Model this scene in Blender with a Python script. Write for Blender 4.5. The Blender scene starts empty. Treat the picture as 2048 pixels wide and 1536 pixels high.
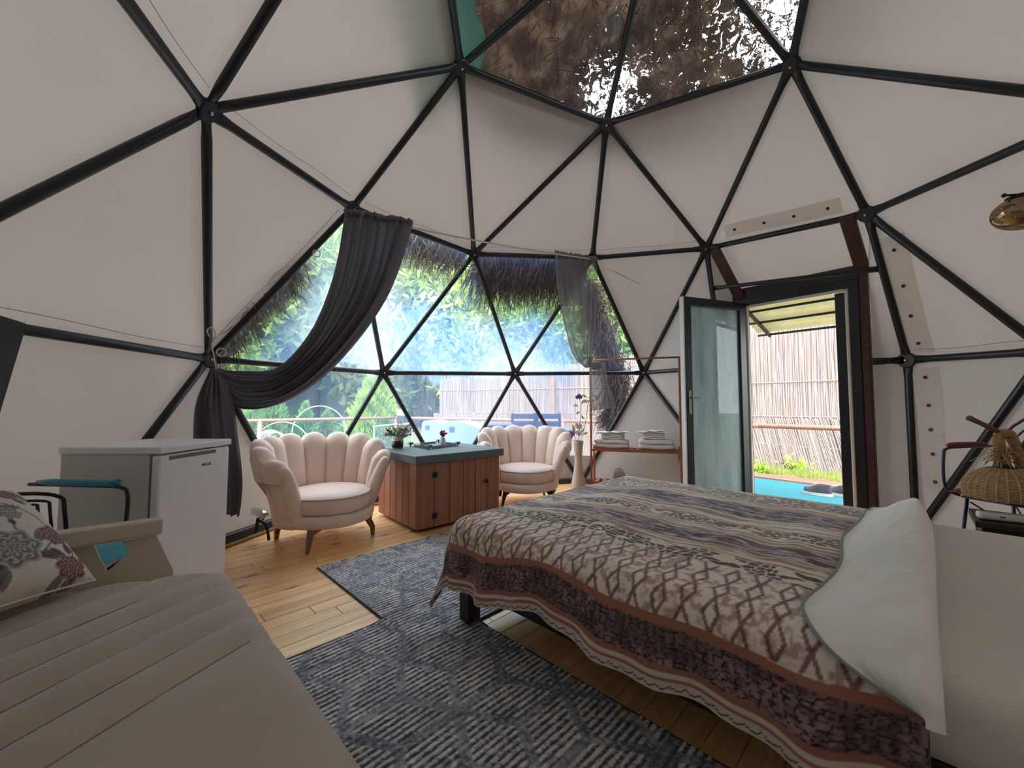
import bpy, bmesh, math, random
import numpy as np
from mathutils import Vector, Matrix, noise as mnoise
random.seed(7); rng = np.random.default_rng(7)
S = bpy.context.scene
COL = S.collection
PI = math.pi
# ------------------------------------------------------------------ camera, sky, exposure
CAMZ, PITCH, FPX = 1.05, 0.052, 800.0
cam_d = bpy.data.cameras.new('camera'); cam = bpy.data.objects.new('camera', cam_d); COL.objects.link(cam)
cam.location = (0, 0, CAMZ); cam.rotation_euler = (PI / 2 + PITCH, 0, 0)
cam_d.sensor_width = 36; cam_d.lens = 36 * FPX / 2048; cam_d.clip_start = 0.02; cam_d.clip_end = 400
S.camera = cam
S.view_settings.view_transform = 'Standard'; S.view_settings.look = 'None'
S.view_settings.exposure = 0.6; S.view_settings.gamma = 1.0; S.view_settings.use_curve_mapping = False
S.cycles.max_bounces = 10; S.cycles.diffuse_bounces = 6; S.cycles.transparent_max_bounces = 24
S.cycles.use_denoising = True
W = bpy.data.worlds.new('sky'); S.world = W; W.use_nodes = True
wn, wl = W.node_tree.nodes, W.node_tree.links
bg = wn['Background']
tc = wn.new('ShaderNodeTexCoord'); sx = wn.new('ShaderNodeSeparateXYZ'); rp = wn.new('ShaderNodeValToRGB')
wl.new(tc.outputs['Generated'], sx.inputs[0]); wl.new(sx.outputs['Z'], rp.inputs[0]); wl.new(rp.outputs[0], bg.inputs[0])
rp.color_ramp.elements[0].position = 0.0; rp.color_ramp.elements[0].color = (0.86, 0.93, 1.0, 1)
rp.color_ramp.elements[1].position = 0.8; rp.color_ramp.elements[1].color = (0.95, 0.97, 1.0, 1)
SKY = 4.9
bg.inputs[1].default_value = SKY
sun_d = bpy.data.lights.new('sun', 'SUN'); sun = bpy.data.objects.new('sun', sun_d); COL.objects.link(sun)
sun_d.energy = 3.4; sun_d.angle = math.radians(30); sun_d.color = (1, 0.95, 0.86)
sun.rotation_euler = (math.radians(42), math.radians(-16), 0)

# ------------------------------------------------------------------ helpers
def lin(c):
    if isinstance(c, str):
        c = [int(c[i:i + 2], 16) / 255 for i in (0, 2, 4)]
    else:
        c = [v / 255 for v in c]
    return tuple(v / 12.92 if v <= 0.04045 else ((v + 0.055) / 1.055) ** 2.4 for v in c)

def at(px, py, Y):
    """world point that lies Y metres ahead along the view through a place of the photograph"""
    u = (px - 1024) / FPX; v = (768 - py) / FPX
    cp, sp = math.cos(PITCH), math.sin(PITCH)
    d = Vector((u, cp - v * sp, sp + v * cp)); d /= d.y
    return Vector((d.x * Y, Y, CAMZ + d.z * Y))

def atz(px, py, z):
    d = at(px, py, 1.0); k = (z - CAMZ) / (d.z - CAMZ)
    return Vector((d.x * k, k, z))

ORG = {}
def empty(name, loc=(0, 0, 0), label=None, cat=None, group=None, kind=None, rz=0.0):
    o = bpy.data.objects.new(name, None); COL.objects.link(o); o.location = loc; o.rotation_euler = (0, 0, rz)
    o.empty_display_size = 0.1
    ORG[o.name] = Vector(loc)
    tag(o, label, cat, group, kind)
    return o

def tag(o, label=None, cat=None, group=None, kind=None):
    if label: o['label'] = label
    if cat: o['category'] = cat
    if group: o['group'] = group
    if kind: o['kind'] = kind
    return o

class MB:
    def __init__(self): self.v = []; self.f = []; self.uv = None
    def add(self, vs, fs):
        n = len(self.v); self.v.extend([tuple(p) for p in vs]); self.f.extend([tuple(i + n for i in f) for f in fs]); return self
    def box(self, c, s, M=None):
        x, y, z = s[0] / 2, s[1] / 2, s[2] / 2
        vs = [Vector((a, b, d)) for d in (-z, z) for b in (-y, y) for a in (-x, x)]
        if M is not None: vs = [M @ p for p in vs]
        vs = [p + Vector(c) for p in vs]
        return self.add(vs, [(0, 2, 3, 1), (4, 5, 7, 6), (0, 1, 5, 4), (2, 6, 7, 3), (0, 4, 6, 2), (1, 3, 7, 5)])
    def bbox(self, c, s, M=None, r=0.01, seg=2):
        """bevelled box"""
        bm = bmesh.new(); bmesh.ops.create_cube(bm, size=1)
        for p in bm.verts: p.co = Vector((p.co.x * s[0], p.co.y * s[1], p.co.z * s[2]))
        bmesh.ops.bevel(bm, geom=list(bm.edges), offset=min(r, min(s) * 0.45), segments=seg, affect='EDGES', profile=0.5)
        vs = [p.co.copy() for p in bm.verts]
        if M is not None: vs = [M @ p for p in vs]
        vs = [p + Vector(c) for p in vs]
        bm.verts.index_update()
        fs = [[q.index for q in f.verts] for f in bm.faces]; bm.free()
        return self.add(vs, fs)
    def tube(self, pts, r, n=8, cap=True, closed=False, flat=None):
        """round bar along points; r a number or one per point; flat: (normal, ratio) per-point squash"""
        pts = [Vector(p) for p in pts]; m = len(pts)
        rs = r if isinstance(r, (list, tuple)) else [r] * m
        T = []
        for i in range(m):
            a = pts[i - 1] if (i > 0 or closed) else pts[i]; b = pts[(i + 1) % m] if (i < m - 1 or closed) else pts[i]
            T.append((b - a).normalized() if (b - a).length > 1e-9 else Vector((0, 0, 1)))
        up = Vector((0, 0, 1)) if abs(T[0].z) < 0.9 else Vector((1, 0, 0))
        nrm = (up - T[0] * up.dot(T[0])).normalized(); vs = []
        for i in range(m):
            nrm = (nrm - T[i] * nrm.dot(T[i]))
            nrm = nrm.normalized() if nrm.length > 1e-6 else T[i].orthogonal().normalized()
            bi = T[i].cross(nrm)
            for k in range(n):
                a = 2 * PI * k / n
                vs.append(pts[i] + (nrm * math.cos(a) + bi * math.sin(a)) * rs[i])
        fs = []
        for i in range(m if closed else m - 1):
            j = (i + 1) % m
            for k in range(n):
                l = (k + 1) % n
                fs.append((i * n + k, i * n + l, j * n + l, j * n + k))
        if cap and not closed:
            fs.append(tuple(range(n))[::-1]); fs.append(tuple((m - 1) * n + k for k in range(n)))
        return self.add(vs, fs)
    def lathe(self, prof, n=24, c=(0, 0, 0), M=None, sx=1.0, sy=1.0):
        vs = []; fs = []
        for (r, z) in prof:
            for k in range(n):
                a = 2 * PI * k / n; vs.append(Vector((r * math.cos(a) * sx, r * math.sin(a) * sy, z)))
        for i in range(len(prof) - 1):
            for k in range(n):
                l = (k + 1) % n
                fs.append((i * n + k, i * n + l, (i + 1) * n + l, (i + 1) * n + k))
        fs.append(tuple(range(n))[::-1]); fs.append(tuple((len(prof) - 1) * n + k for k in range(n)))
        if M is not None: vs = [M @ p for p in vs]
        return self.add([p + Vector(c) for p in vs], fs)
    def ball(self, c, r, n=10, m=6, M=None):
        rx = r if isinstance(r, (tuple, list)) else (r, r, r)
        prof = []
        vs = [Vector((0, 0, -rx[2]))]
        for i in range(1, m):
            t = -PI / 2 + PI * i / m
            for k in range(n):
                a = 2 * PI * k / n
                vs.append(Vector((rx[0] * math.cos(t) * math.cos(a), rx[1] * math.cos(t) * math.sin(a), rx[2] * math.sin(t))))
        vs.append(Vector((0, 0, rx[2]))); fs = []
        for k in range(n):
            l = (k + 1) % n
            fs.append((0, 1 + l, 1 + k)); fs.append((len(vs) - 1, 1 + (m - 2) * n + k, 1 + (m - 2) * n + l))
            for i in range(m - 2):
                fs.append((1 + i * n + k, 1 + i * n + l, 1 + (i + 1) * n + l, 1 + (i + 1) * n + k))
        if M is not None: vs = [M @ p for p in vs]
        return self.add([p + Vector(c) for p in vs], fs)
    def prism(self, poly, d):
        """polygon (3-D points) pushed along vector d"""
        n = len(poly); d = Vector(d); P = [Vector(p) for p in poly]
        fs = [tuple(range(n))[::-1], tuple(range(n, 2 * n))] + [(i, (i + 1) % n, n + (i + 1) % n, n + i) for i in range(n)]
        return self.add(P + [p + d for p in P], fs)
    def grid(self, fn, nu, nv, close_u=False):
        vs = [fn(i / nu, j / nv) for j in range(nv + 1) for i in range(nu + 1)]
        w = nu + 1
        fs = [(j * w + i, j * w + i + 1, (j + 1) * w + i + 1, (j + 1) * w + i) for j in range(nv) for i in range(nu)]
        return self.add(vs, fs)
    def build(self, name, mat=None, parent=None, smooth=False, label=None, cat=None, group=None, kind=None, world=False, solid=0.0, subd=0, fix=True):
        me = bpy.data.meshes.new(name)
        off = ORG.get(parent.name, Vector()) if (parent is not None and world) else Vector()
        me.from_pydata([(p[0] - off[0], p[1] - off[1], p[2] - off[2]) for p in self.v], [], self.f)
        if fix and len(self.f) < 60000:
            bm = bmesh.new(); bm.from_mesh(me); bmesh.ops.recalc_face_normals(bm, faces=bm.faces); bm.to_mesh(me); bm.free()
        if smooth:
            me.polygons.foreach_set('use_smooth', [True] * len(me.polygons))
        if mat is not None: me.materials.append(mat)
        o = bpy.data.objects.new(name, me); COL.objects.link(o)
        if parent is not None: o.parent = parent; ORG[o.name] = ORG.get(parent.name, Vector())
        if solid:
            s = o.modifiers.new('thickness', 'SOLIDIFY'); s.thickness = solid; s.offset = 0
        if subd:
            s = o.modifiers.new('smooth', 'SUBSURF'); s.levels = subd; s.render_levels = subd
        tag(o, label, cat, group, kind)
        return o

def fast_mesh(name, V, F, mat, parent=None, col=None, smooth=True, kind=None, label=None, cat=None, group=None):
    """big quad mesh from numpy arrays, optional colour per vertex (print on the cloth)"""
    me = bpy.data.meshes.new(name)
    V = np.asarray(V, np.float32); F = np.asarray(F, np.int32); k = F.shape[1]
    off = ORG.get(parent.name, Vector()) if parent is not None else Vector()
    V = V - np.array(off, np.float32)
    me.vertices.add(len(V)); me.vertices.foreach_set('co', V.ravel())
    me.loops.add(F.size); me.loops.foreach_set('vertex_index', F.ravel())
    me.polygons.add(len(F)); me.polygons.foreach_set('loop_start', np.arange(0, F.size, k, dtype=np.int32))
    me.polygons.foreach_set('loop_total', np.full(len(F), k, np.int32))
    me.update(calc_edges=True)
    if smooth: me.polygons.foreach_set('use_smooth', np.ones(len(F), bool))
    if col is not None:
        a = me.color_attributes.new('print', 'FLOAT_COLOR', 'POINT')
        c = np.ones((len(V), 4), np.float32); c[:, :3] = col; a.data.foreach_set('color', c.ravel())
    if mat is not None: me.materials.append(mat)
    o = bpy.data.objects.new(name, me); COL.objects.link(o)
    if parent is not None: o.parent = parent; ORG[o.name] = ORG.get(parent.name, Vector())
    tag(o, label, cat, group, kind)
    return o

def grid_faces(nu, nv):
    i, j = np.meshgrid(np.arange(nu), np.arange(nv)); w = nu + 1
    a = (j * w + i).ravel()
    return np.stack([a, a + 1, a + w + 1, a + w], 1)

def copy_tree(o, parent=None):
    c = o.copy(); COL.objects.link(c); c.parent = parent
    for ch in list(o.children): copy_tree(ch, c)
    return c

def catmull(P, n=8):
    P = [Vector(p) for p in P]; out = []
    for i in range(len(P) - 1):
        a = P[max(i - 1, 0)]; b = P[i]; c = P[i + 1]; d = P[min(i + 2, len(P) - 1)]
        for k in range(n):
            t = k / n
            out.append(0.5 * ((2 * b) + (c - a) * t + (2 * a - 5 * b + 4 * c - d) * t * t + (3 * b - a - 3 * c + d) * t ** 3))
    out.append(P[-1]); return out

def along(curve, t):
    k = t * (len(curve) - 1); i = min(int(k), len(curve) - 2); return curve[i].lerp(curve[i + 1], k - i)

# value noise on numpy arrays
def vnoise(x, y, seed=0):
    x = np.asarray(x, float); y = np.asarray(y, float)
    xi = np.floor(x).astype(np.int64); yi = np.floor(y).astype(np.int64); xf = x - xi; yf = y - yi
    def h(a, b):
        n = (a * 374761393 + b * 668265263 + seed * 974634777) & 0xFFFFFFFF
        n = ((n ^ (n >> 13)) * 1274126177) & 0xFFFFFFFF
        return ((n ^ (n >> 16)) & 0xFFFF) / 65535.0
    u = xf * xf * (3 - 2 * xf); w = yf * yf * (3 - 2 * yf)
    return (h(xi, yi) * (1 - u) + h(xi + 1, yi) * u) * (1 - w) + (h(xi, yi + 1) * (1 - u) + h(xi + 1, yi + 1) * u) * w
def fbm(x, y, seed=0, o=4):
    s = 0; a = 0.5; t = 0
    for k in range(o):
        s = s + a * vnoise(x * 2 ** k, y * 2 ** k, seed + k); t += a; a *= 0.5
    return s / t
def worley(x, y, seed=0):
    """distance to nearest and second nearest scattered point"""
    xi = np.floor(x).astype(np.int64); yi = np.floor(y).astype(np.int64)
    d1 = np.full(x.shape, 9.0); d2 = np.full(x.shape, 9.0); idn = np.zeros(x.shape)
    for a in (-1, 0, 1):
        for b in (-1, 0, 1):
            cx = xi + a; cy = yi + b
            n = (cx * 374761393 + cy * 668265263 + seed * 974634777) & 0xFFFFFFFF
            for _q in range(3):
                n = ((n ^ (n >> 15)) * 0x2C1B3C6D) & 0xFFFFFFFF; n = ((n ^ (n >> 12)) * 0x297A2D39) & 0xFFFFFFFF
            n = n ^ (n >> 15)
            rx = (n & 0x3FF) / 1023.0; ry = ((n >> 10) & 0x3FF) / 1023.0
            d = np.hypot(cx + 0.15 + 0.7 * rx - x, cy + 0.15 + 0.7 * ry - y)
            near = d < d1
            idn = np.where(near, (n >> 3 & 0xFF) / 255.0, idn)
            d2 = np.where(near, d1, np.minimum(d2, d)); d1 = np.minimum(d1, d)
    return d1, d2, idn
def sst(a, b, x):
    t = np.clip((x - a) / (b - a), 0, 1); return t * t * (3 - 2 * t)

# ------------------------------------------------------------------ materials
def mat(name, col, rough=0.6, var=0.0, scale=8.0, bump=0.0, bscale=40.0, metal=0.0, spec=0.5, stretch=None, sheen=0.0, coat=0.0, col2=None, attr=None, objvar=0.0, coords='Object', trans=0.0, bump_detail=4):
    m = bpy.data.materials.new(name); m.use_nodes = True
    n, l = m.node_tree.nodes, m.node_tree.links; b = n['Principled BSDF']
    c = lin(col) if (isinstance(col, str) or max(col) > 1) else tuple(col)
    b.inputs['Base Color'].default_value = (*c, 1); b.inputs['Roughness'].default_value = rough
    b.inputs['Metallic'].default_value = metal; b.inputs['Specular IOR Level'].default_value = spec
    if sheen: b.inputs['Sheen Weight'].default_value = sheen; b.inputs['Sheen Roughness'].default_value = 0.4
    if coat: b.inputs['Coat Weight'].default_value = coat; b.inputs['Coat Roughness'].default_value = 0.15
    t = n.new('ShaderNodeTexCoord'); mp = n.new('ShaderNodeMapping'); l.new(t.outputs[coords], mp.inputs[0])
    if stretch: mp.inputs['Scale'].default_value = stretch
    src = None
    if attr:
        a = n.new('ShaderNodeAttribute'); a.attribute_name = attr; src = a.outputs['Color']
    if var or col2:
        nz = n.new('ShaderNodeTexNoise'); nz.inputs['Scale'].default_value = scale; nz.inputs['Detail'].default_value = 5
        l.new(mp.outputs[0], nz.inputs['Vector'])
        mr = n.new('ShaderNodeMapRange'); mr.inputs[1].default_value = 0.3; mr.inputs[2].default_value = 0.7
        l.new(nz.outputs[0], mr.inputs[0])
        mx = n.new('ShaderNodeMix'); mx.data_type = 'RGBA'; l.new(mr.outputs[0], mx.inputs[0])
        if src is not None:
            mx.blend_type = 'MULTIPLY'; mx.inputs[7].default_value = (1 - var, 1 - var, 1 - var, 1); l.new(src, mx.inputs[6])
        else:
            c2 = lin(col2) if col2 is not None else tuple(v * (1 - var) for v in c)
            mx.inputs[6].default_value = (*c, 1); mx.inputs[7].default_value = (*c2, 1)
        src = mx.outputs[2]
    if objvar:
        oi = n.new('ShaderNodeObjectInfo'); hs = n.new('ShaderNodeHueSaturation')
        mr2 = n.new('ShaderNodeMapRange'); mr2.inputs[3].default_value = 1 - objvar; mr2.inputs[4].default_value = 1 + objvar
        l.new(oi.outputs['Random'], mr2.inputs[0]); l.new(mr2.outputs[0], hs.inputs['Value'])
        if src is not None: l.new(src, hs.inputs['Color'])
        else: hs.inputs['Color'].default_value = (*c, 1)
        src = hs.outputs[0]
    if src is not None: l.new(src, b.inputs['Base Color'])
    if bump:
        nb = n.new('ShaderNodeTexNoise'); nb.inputs['Scale'].default_value = bscale; nb.inputs['Detail'].default_value = bump_detail
        l.new(mp.outputs[0], nb.inputs['Vector'])
        bp = n.new('ShaderNodeBump'); bp.inputs['Strength'].default_value = bump; bp.inputs['Distance'].default_value = 0.01
        l.new(nb.outputs[0], bp.inputs['Height']); l.new(bp.outputs[0], b.inputs['Normal'])
    if trans:
        tr = n.new('ShaderNodeBsdfTranslucent'); mxs = n.new('ShaderNodeMixShader'); mxs.inputs[0].default_value = trans
        if src is not None: l.new(src, tr.inputs[0])
        else: tr.inputs[0].default_value = (*c, 1)
        l.new(b.outputs[0], mxs.inputs[1]); l.new(tr.outputs[0], mxs.inputs[2])
        l.new(mxs.outputs[0], n['Material Output'].inputs[0])
    return m

def nd(m, t, **kw):
    x = m.node_tree.nodes.new(t)
    for k, v in kw.items(): setattr(x, k, v)
    return x
# ------------------------------------------------------------------ materials of the room
def canvas_material():
    m = mat('canvas', 'A79E97', rough=0.5, var=0.06, scale=1.1, bump=0.12, bscale=3.0, spec=0.35, trans=0.095)
    return m
M_canvas = canvas_material()
M_strip = mat('canvas_strip', 'EDE6DF', rough=0.55, var=0.06, scale=4, bump=0.25, bscale=9, trans=0.55)
M_steel = mat('black_steel', '10151C', rough=0.38, var=0.3, scale=6, spec=0.5)
M_bolt = mat('bolt_metal', 'B9BCC0', rough=0.3, metal=1.0)
M_darkmetal = mat('dark_metal', '14161A', rough=0.4)
M_chrome = mat('chrome', 'C9CACC', rough=0.15, metal=1.0)

def pvc_material(name, foggy):
    m = bpy.data.materials.new(name); m.use_nodes = True
    n, l = m.node_tree.nodes, m.node_tree.links; n.remove(n['Principled BSDF'])
    out = n['Material Output']
    tr = n.new('ShaderNodeBsdfTransparent'); tr.inputs[0].default_value = (0.93, 0.97, 1.0, 1)
    gl = n.new('ShaderNodeBsdfGlossy'); gl.inputs['Roughness'].default_value = 0.06
    tl = n.new('ShaderNodeBsdfTranslucent'); df = n.new('ShaderNodeBsdfDiffuse')
    t = n.new('ShaderNodeTexCoord'); sp = n.new('ShaderNodeSeparateXYZ'); l.new(t.outputs['Object'], sp.inputs[0])
    mp = n.new('ShaderNodeMapping'); mp.inputs['Scale'].default_value = (1, 1, 0.35); l.new(t.outputs['Object'], mp.inputs[0])
    nz = n.new('ShaderNodeTexNoise'); nz.inputs['Scale'].default_value = 1.6; nz.inputs['Detail'].default_value = 4; l.new(mp.outputs[0], nz.inputs['Vector'])
    mp2 = n.new('ShaderNodeMapping'); mp2.inputs['Scale'].default_value = (38, 38, 2.4); l.new(t.outputs['Object'], mp2.inputs[0])
    st = n.new('ShaderNodeTexNoise'); st.inputs['Scale'].default_value = 1.0; st.inputs['Detail'].default_value = 3; l.new(mp2.outputs[0], st.inputs['Vector'])
    # height profile of the condensation
    rp = n.new('ShaderNodeValToRGB'); mr = n.new('ShaderNodeMapRange'); mr.inputs[1].default_value = 0.0; mr.inputs[2].default_value = 3.0
    ad = n.new('ShaderNodeMath'); ad.operation = 'MULTIPLY_ADD'; ad.inputs[1].default_value = 0.9
    l.new(nz.outputs[0], ad.inputs[0])
    sb = n.new('ShaderNodeMath'); sb.operation = 'ADD'; sb.inputs[1].default_value = -0.45; l.new(sp.outputs['Z'], sb.inputs[0]); l.new(sb.outputs[0], ad.inputs[2])
    l.new(ad.outputs[0], mr.inputs[0]); l.new(mr.outputs[0], rp.inputs[0])
    e = rp.color_ramp.elements
    prof = foggy
    while len(e) > 1: e.remove(e[-1])
    e[0].position = prof[0][0]; e[0].color = (prof[0][1],) * 3 + (1,)
    for p_, v_ in prof[1:]:
        k = e.new(p_); k.color = (v_, v_, v_, 1)
    ml = n.new('ShaderNodeMath'); ml.operation = 'MULTIPLY'
    ms = n.new('ShaderNodeMapRange'); ms.inputs[1].default_value = 0.3; ms.inputs[2].default_value = 0.62; ms.inputs[3].default_value = 0.72; ms.inputs[4].default_value = 1.15
    l.new(st.outputs[0], ms.inputs[0]); mf = n.new('ShaderNodeMapRange'); mf.inputs[1].default_value = 0.70; mf.inputs[2].default_value = 1.0; mf.inputs[3].default_value = 1.0; mf.inputs[4].default_value = 0.12; l.new(sp.outputs['X'], mf.inputs[0]); mq = n.new('ShaderNodeMath'); mq.operation = 'MULTIPLY'; mg = n.new('ShaderNodeMapRange'); mg.inputs[1].default_value = -2.1; mg.inputs[2].default_value = -1.45; mg.inputs[3].default_value = 0.35; mg.inputs[4].default_value = 1.0; l.new(sp.outputs['X'], mg.inputs[0]); mh = n.new('ShaderNodeMath'); mh.operation = 'MULTIPLY'; l.new(rp.outputs[0], mh.inputs[0]); l.new(mg.outputs[0], mh.inputs[1]); l.new(mh.outputs[0], mq.inputs[0]); l.new(mf.outputs[0], mq.inputs[1]); l.new(mq.outputs[0], ml.inputs[0]); l.new(ms.outputs[0], ml.inputs[1]); ml.use_clamp = True
    # colour of the film: bluish where thick, white low down
    cr = n.new('ShaderNodeValToRGB'); cr.color_ramp.elements[0].color = (*lin('6394D6'), 1); cr.color_ramp.elements[1].color = (*lin('B0C4DF'), 1)
    cr.color_ramp.elements[0].position = 0.36; cr.color_ramp.elements[1].position = 0.62
    n2 = n.new('ShaderNodeTexNoise'); n2.inputs['Scale'].default_value = 1.15; n2.inputs['Detail'].default_value = 3; l.new(mp.outputs[0], n2.inputs['Vector'])
    l.new(n2.outputs[0], cr.inputs[0])
    l.new(cr.outputs[0], tl.inputs[0]); l.new(cr.outputs[0], df.inputs[0])
    a = n.new('ShaderNodeMixShader'); a.inputs[0].default_value = 0.25; l.new(tl.outputs[0], a.inputs[1]); l.new(df.outputs[0], a.inputs[2])
    c = n.new('ShaderNodeMixShader'); l.new(ml.outputs[0], c.inputs[0]); l.new(tr.outputs[0], c.inputs[1]); l.new(a.outputs[0], c.inputs[2])
    g = n.new('ShaderNodeMixShader'); g.inputs[0].default_value = 0.035; l.new(c.outputs[0], g.inputs[1]); l.new(gl.outputs[0], g.inputs[2])
    l.new(g.outputs[0], out.inputs[0])
    return m
M_pvc = pvc_material('clear_pvc_film', [(0.0, 0.27), (0.455, 0.29), (0.475, 0.62), (0.56, 0.68), (0.66, 0.55), (0.74, 0.26), (0.85, 0.14), (1.0, 0.1)])
M_pvc_roof = pvc_material('roof_pvc_film', [(0.0, 0.03), (1.0, 0.03)])

def wood_material(name, c1, c2, knots=False, rough=0.35, scale=1.0, objvar=0.12, coat=0.0, bump=0.05):
    m = bpy.data.materials.new(name); m.use_nodes = True
    n, l = m.node_tree.nodes, m.node_tree.links; b = n['Principled BSDF']
    t = n.new('ShaderNodeTexCoord'); oi = n.new('ShaderNodeObjectInfo')
    cx = n.new('ShaderNodeCombineXYZ'); mu = n.new('ShaderNodeMath'); mu.operation = 'MULTIPLY'; mu.inputs[1].default_value = 53.0
    l.new(oi.outputs['Random'], mu.inputs[0]); l.new(mu.outputs[0], cx.inputs[0]); l.new(mu.outputs[0], cx.inputs[1])
    va = n.new('ShaderNodeVectorMath'); va.operation = 'ADD'; l.new(t.outputs['Object'], va.inputs[0]); l.new(cx.outputs[0], va.inputs[1])
    mp = n.new('ShaderNodeMapping'); mp.inputs['Scale'].default_value = (1.2 * scale, 26 * scale, 26 * scale); l.new(va.outputs[0], mp.inputs[0])
    nz = n.new('ShaderNodeTexNoise'); nz.inputs['Scale'].default_value = 1.0; nz.inputs['Detail'].default_value = 6; nz.inputs['Roughness'].default_value = 0.6; nz.inputs['Distortion'].default_value = 0.6
    l.new(mp.outputs[0], nz.inputs['Vector'])
    rp = n.new('ShaderNodeValToRGB'); l.new(nz.outputs[0], rp.inputs[0])
    rp.color_ramp.elements[0].position = 0.3; rp.color_ramp.elements[1].position = 0.68
    rp.color_ramp.elements[0].color = (*lin(c2), 1); rp.color_ramp.elements[1].color = (*lin(c1), 1)
    src = rp.outputs[0]
    if knots:
        mk = n.new('ShaderNodeMapping'); mk.inputs['Scale'].default_value = (3.0, 9.0, 1.0); l.new(va.outputs[0], mk.inputs[0])
        vo = n.new('ShaderNodeTexVoronoi'); vo.inputs['Scale'].default_value = 1.0; vo.voronoi_dimensions = '2D'
        nk = n.new('ShaderNodeTexNoise'); nk.inputs['Scale'].default_value = 3.0
        l.new(mk.outputs[0], nk.inputs['Vector'])
        vm = n.new('ShaderNodeMixRGB') if False else n.new('ShaderNodeVectorMath'); vm.operation = 'MULTIPLY_ADD'
        l.new(nk.outputs['Color'], vm.inputs[0]); vm.inputs[1].default_value = (0.25, 0.25, 0); l.new(mk.outputs[0], vm.inputs[2])
        l.new(vm.outputs[0], vo.inputs['Vector'])
        r2 = n.new('ShaderNodeValToRGB'); l.new(vo.outputs['Distance'], r2.inputs[0])
        e = r2.color_ramp.elements; e[0].position = 0.06; e[0].color = (1, 1, 1, 1); e[1].position = 0.2; e[1].color = (0, 0, 0, 1)
        # only some of the cells carry a knot
        sp = n.new('ShaderNodeSeparateXYZ'); l.new(vo.outputs['Color'], sp.inputs[0])
        gt = n.new('ShaderNodeMath'); gt.operation = 'GREATER_THAN'; gt.inputs[1].default_value = 0.72; l.new(sp.outputs[0], gt.inputs[0])
        mm = n.new('ShaderNodeMath'); mm.operation = 'MULTIPLY'; l.new(gt.outputs[0], mm.inputs[0]); l.new(r2.outputs[0], mm.inputs[1])
        mx = n.new('ShaderNodeMix'); mx.data_type = 'RGBA'; l.new(mm.outputs[0], mx.inputs[0]); l.new(src, mx.inputs[6]); mx.inputs[7].default_value = (*lin('5A3319'), 1)
        src = mx.outputs[2]
    hs = n.new('ShaderNodeHueSaturation'); mr = n.new('ShaderNodeMapRange'); mr.inputs[3].default_value = 1 - objvar; mr.inputs[4].default_value = 1 + objvar
    l.new(oi.outputs['Random'], mr.inputs[0]); l.new(mr.outputs[0], hs.inputs['Value']); l.new(src, hs.inputs['Color'])
    l.new(hs.outputs[0], b.inputs['Base Color']); b.inputs['Roughness'].default_value = rough
    if coat: b.inputs['Coat Weight'].default_value = coat; b.inputs['Coat Roughness'].default_value = 0.18
    bp = n.new('ShaderNodeBump'); bp.inputs['Strength'].default_value = bump; bp.inputs['Distance'].default_value = 0.004
    l.new(nz.outputs[0], bp.inputs['Height']); l.new(bp.outputs[0], b.inputs['Normal'])
    return m
M_pine = wood_material('pine_plank', 'F3CB92', 'D79C60', knots=True, rough=0.33, objvar=0.10, coat=0.25)
M_darkwood = wood_material('dark_wood', '2C1714', '1A0D0C', rough=0.4, objvar=0.05)
M_beam = wood_material('brown_beam', '4E2320', '301412', rough=0.5, objvar=0.05)
M_cedar = wood_material('cedar_board', 'A66F50', '86553D', rough=0.5, objvar=0.1)
M_deck = wood_material('deck_board', '8E6B58', '6C4E40', rough=0.6, objvar=0.1)

# ------------------------------------------------------------------ the dome: nodes of its frame
C0 = Vector((0.7, 2.5)); OFF = math.radians(11)
RING = {0: (2.24, 2.72), 1: (2.36, 2.72), 2: (1.28, 3.66), 3: (3.08, 1.38), 4: (2.95, 0.0)}
def ringp(r, az):
    R, z = RING[r]; a = math.radians(az) + OFF
    return Vector((C0.x + R * math.cos(a), C0.y + R * math.sin(a), z))
ND = {}
for k in range(5):
    ND['P%d' % (72 * k)] = ringp(0, 72 * k); ND['Q%d' % (72 * k + 36)] = ringp(1, 72 * k + 36); ND['U%d' % (72 * k)] = ringp(2, 72 * k)
for j in range(10):
    ND['E%d' % ((18 + 36 * j) % 360)] = ringp(3, 18 + 36 * j); ND['F%d' % (36 * j)] = ringp(4, 36 * j)
ND['T'] = Vector((0.88, 2.26, 4.12))
# nodes in sight, surveyed
ND.update(Q180=Vector((-1.65, 2.08, 2.64)), U144=Vector((-0.40, 2.99, 3.69)), P144=Vector((-1.39, 3.40, 2.76)), E162=at(417, 718, 3.08),
          U72=Vector((0.90, 3.68, 3.73)), Q108=Vector((-0.44, 4.54, 2.79)), E126=Vector((-1.49, 4.62, 1.42)), P72=Vector((0.96, 4.69, 2.80)),
          E90=Vector((0.04, 5.52, 1.48)), U0=Vector((2.03, 2.78, 3.52)), Q36=Vector((2.13, 4.30, 2.76)), P0=Vector((2.81, 3.09, 2.56)),
          E54=Vector((1.77, 5.36, 1.48)), E18=at(1815, 720, 3.35), E198=at(-346, 596, 1.27), U216=Vector((-0.37, 1.48, 3.64)),
          Q324=Vector((2.80, 1.77, 2.44)), E342=at(2096, 702, 2.55), F144=Vector((-1.99, 3.78, 0)), F72=Vector((0.92, 5.45, 0)), F108=Vector((-0.79, 5.07, 0)),
          F180=Vector((-2.45, 2.0, 0)), F36=Vector((2.45, 4.35, 0)))
ND['F0'] = Vector((ND['E18'].x, ND['E18'].y, 0))
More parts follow.
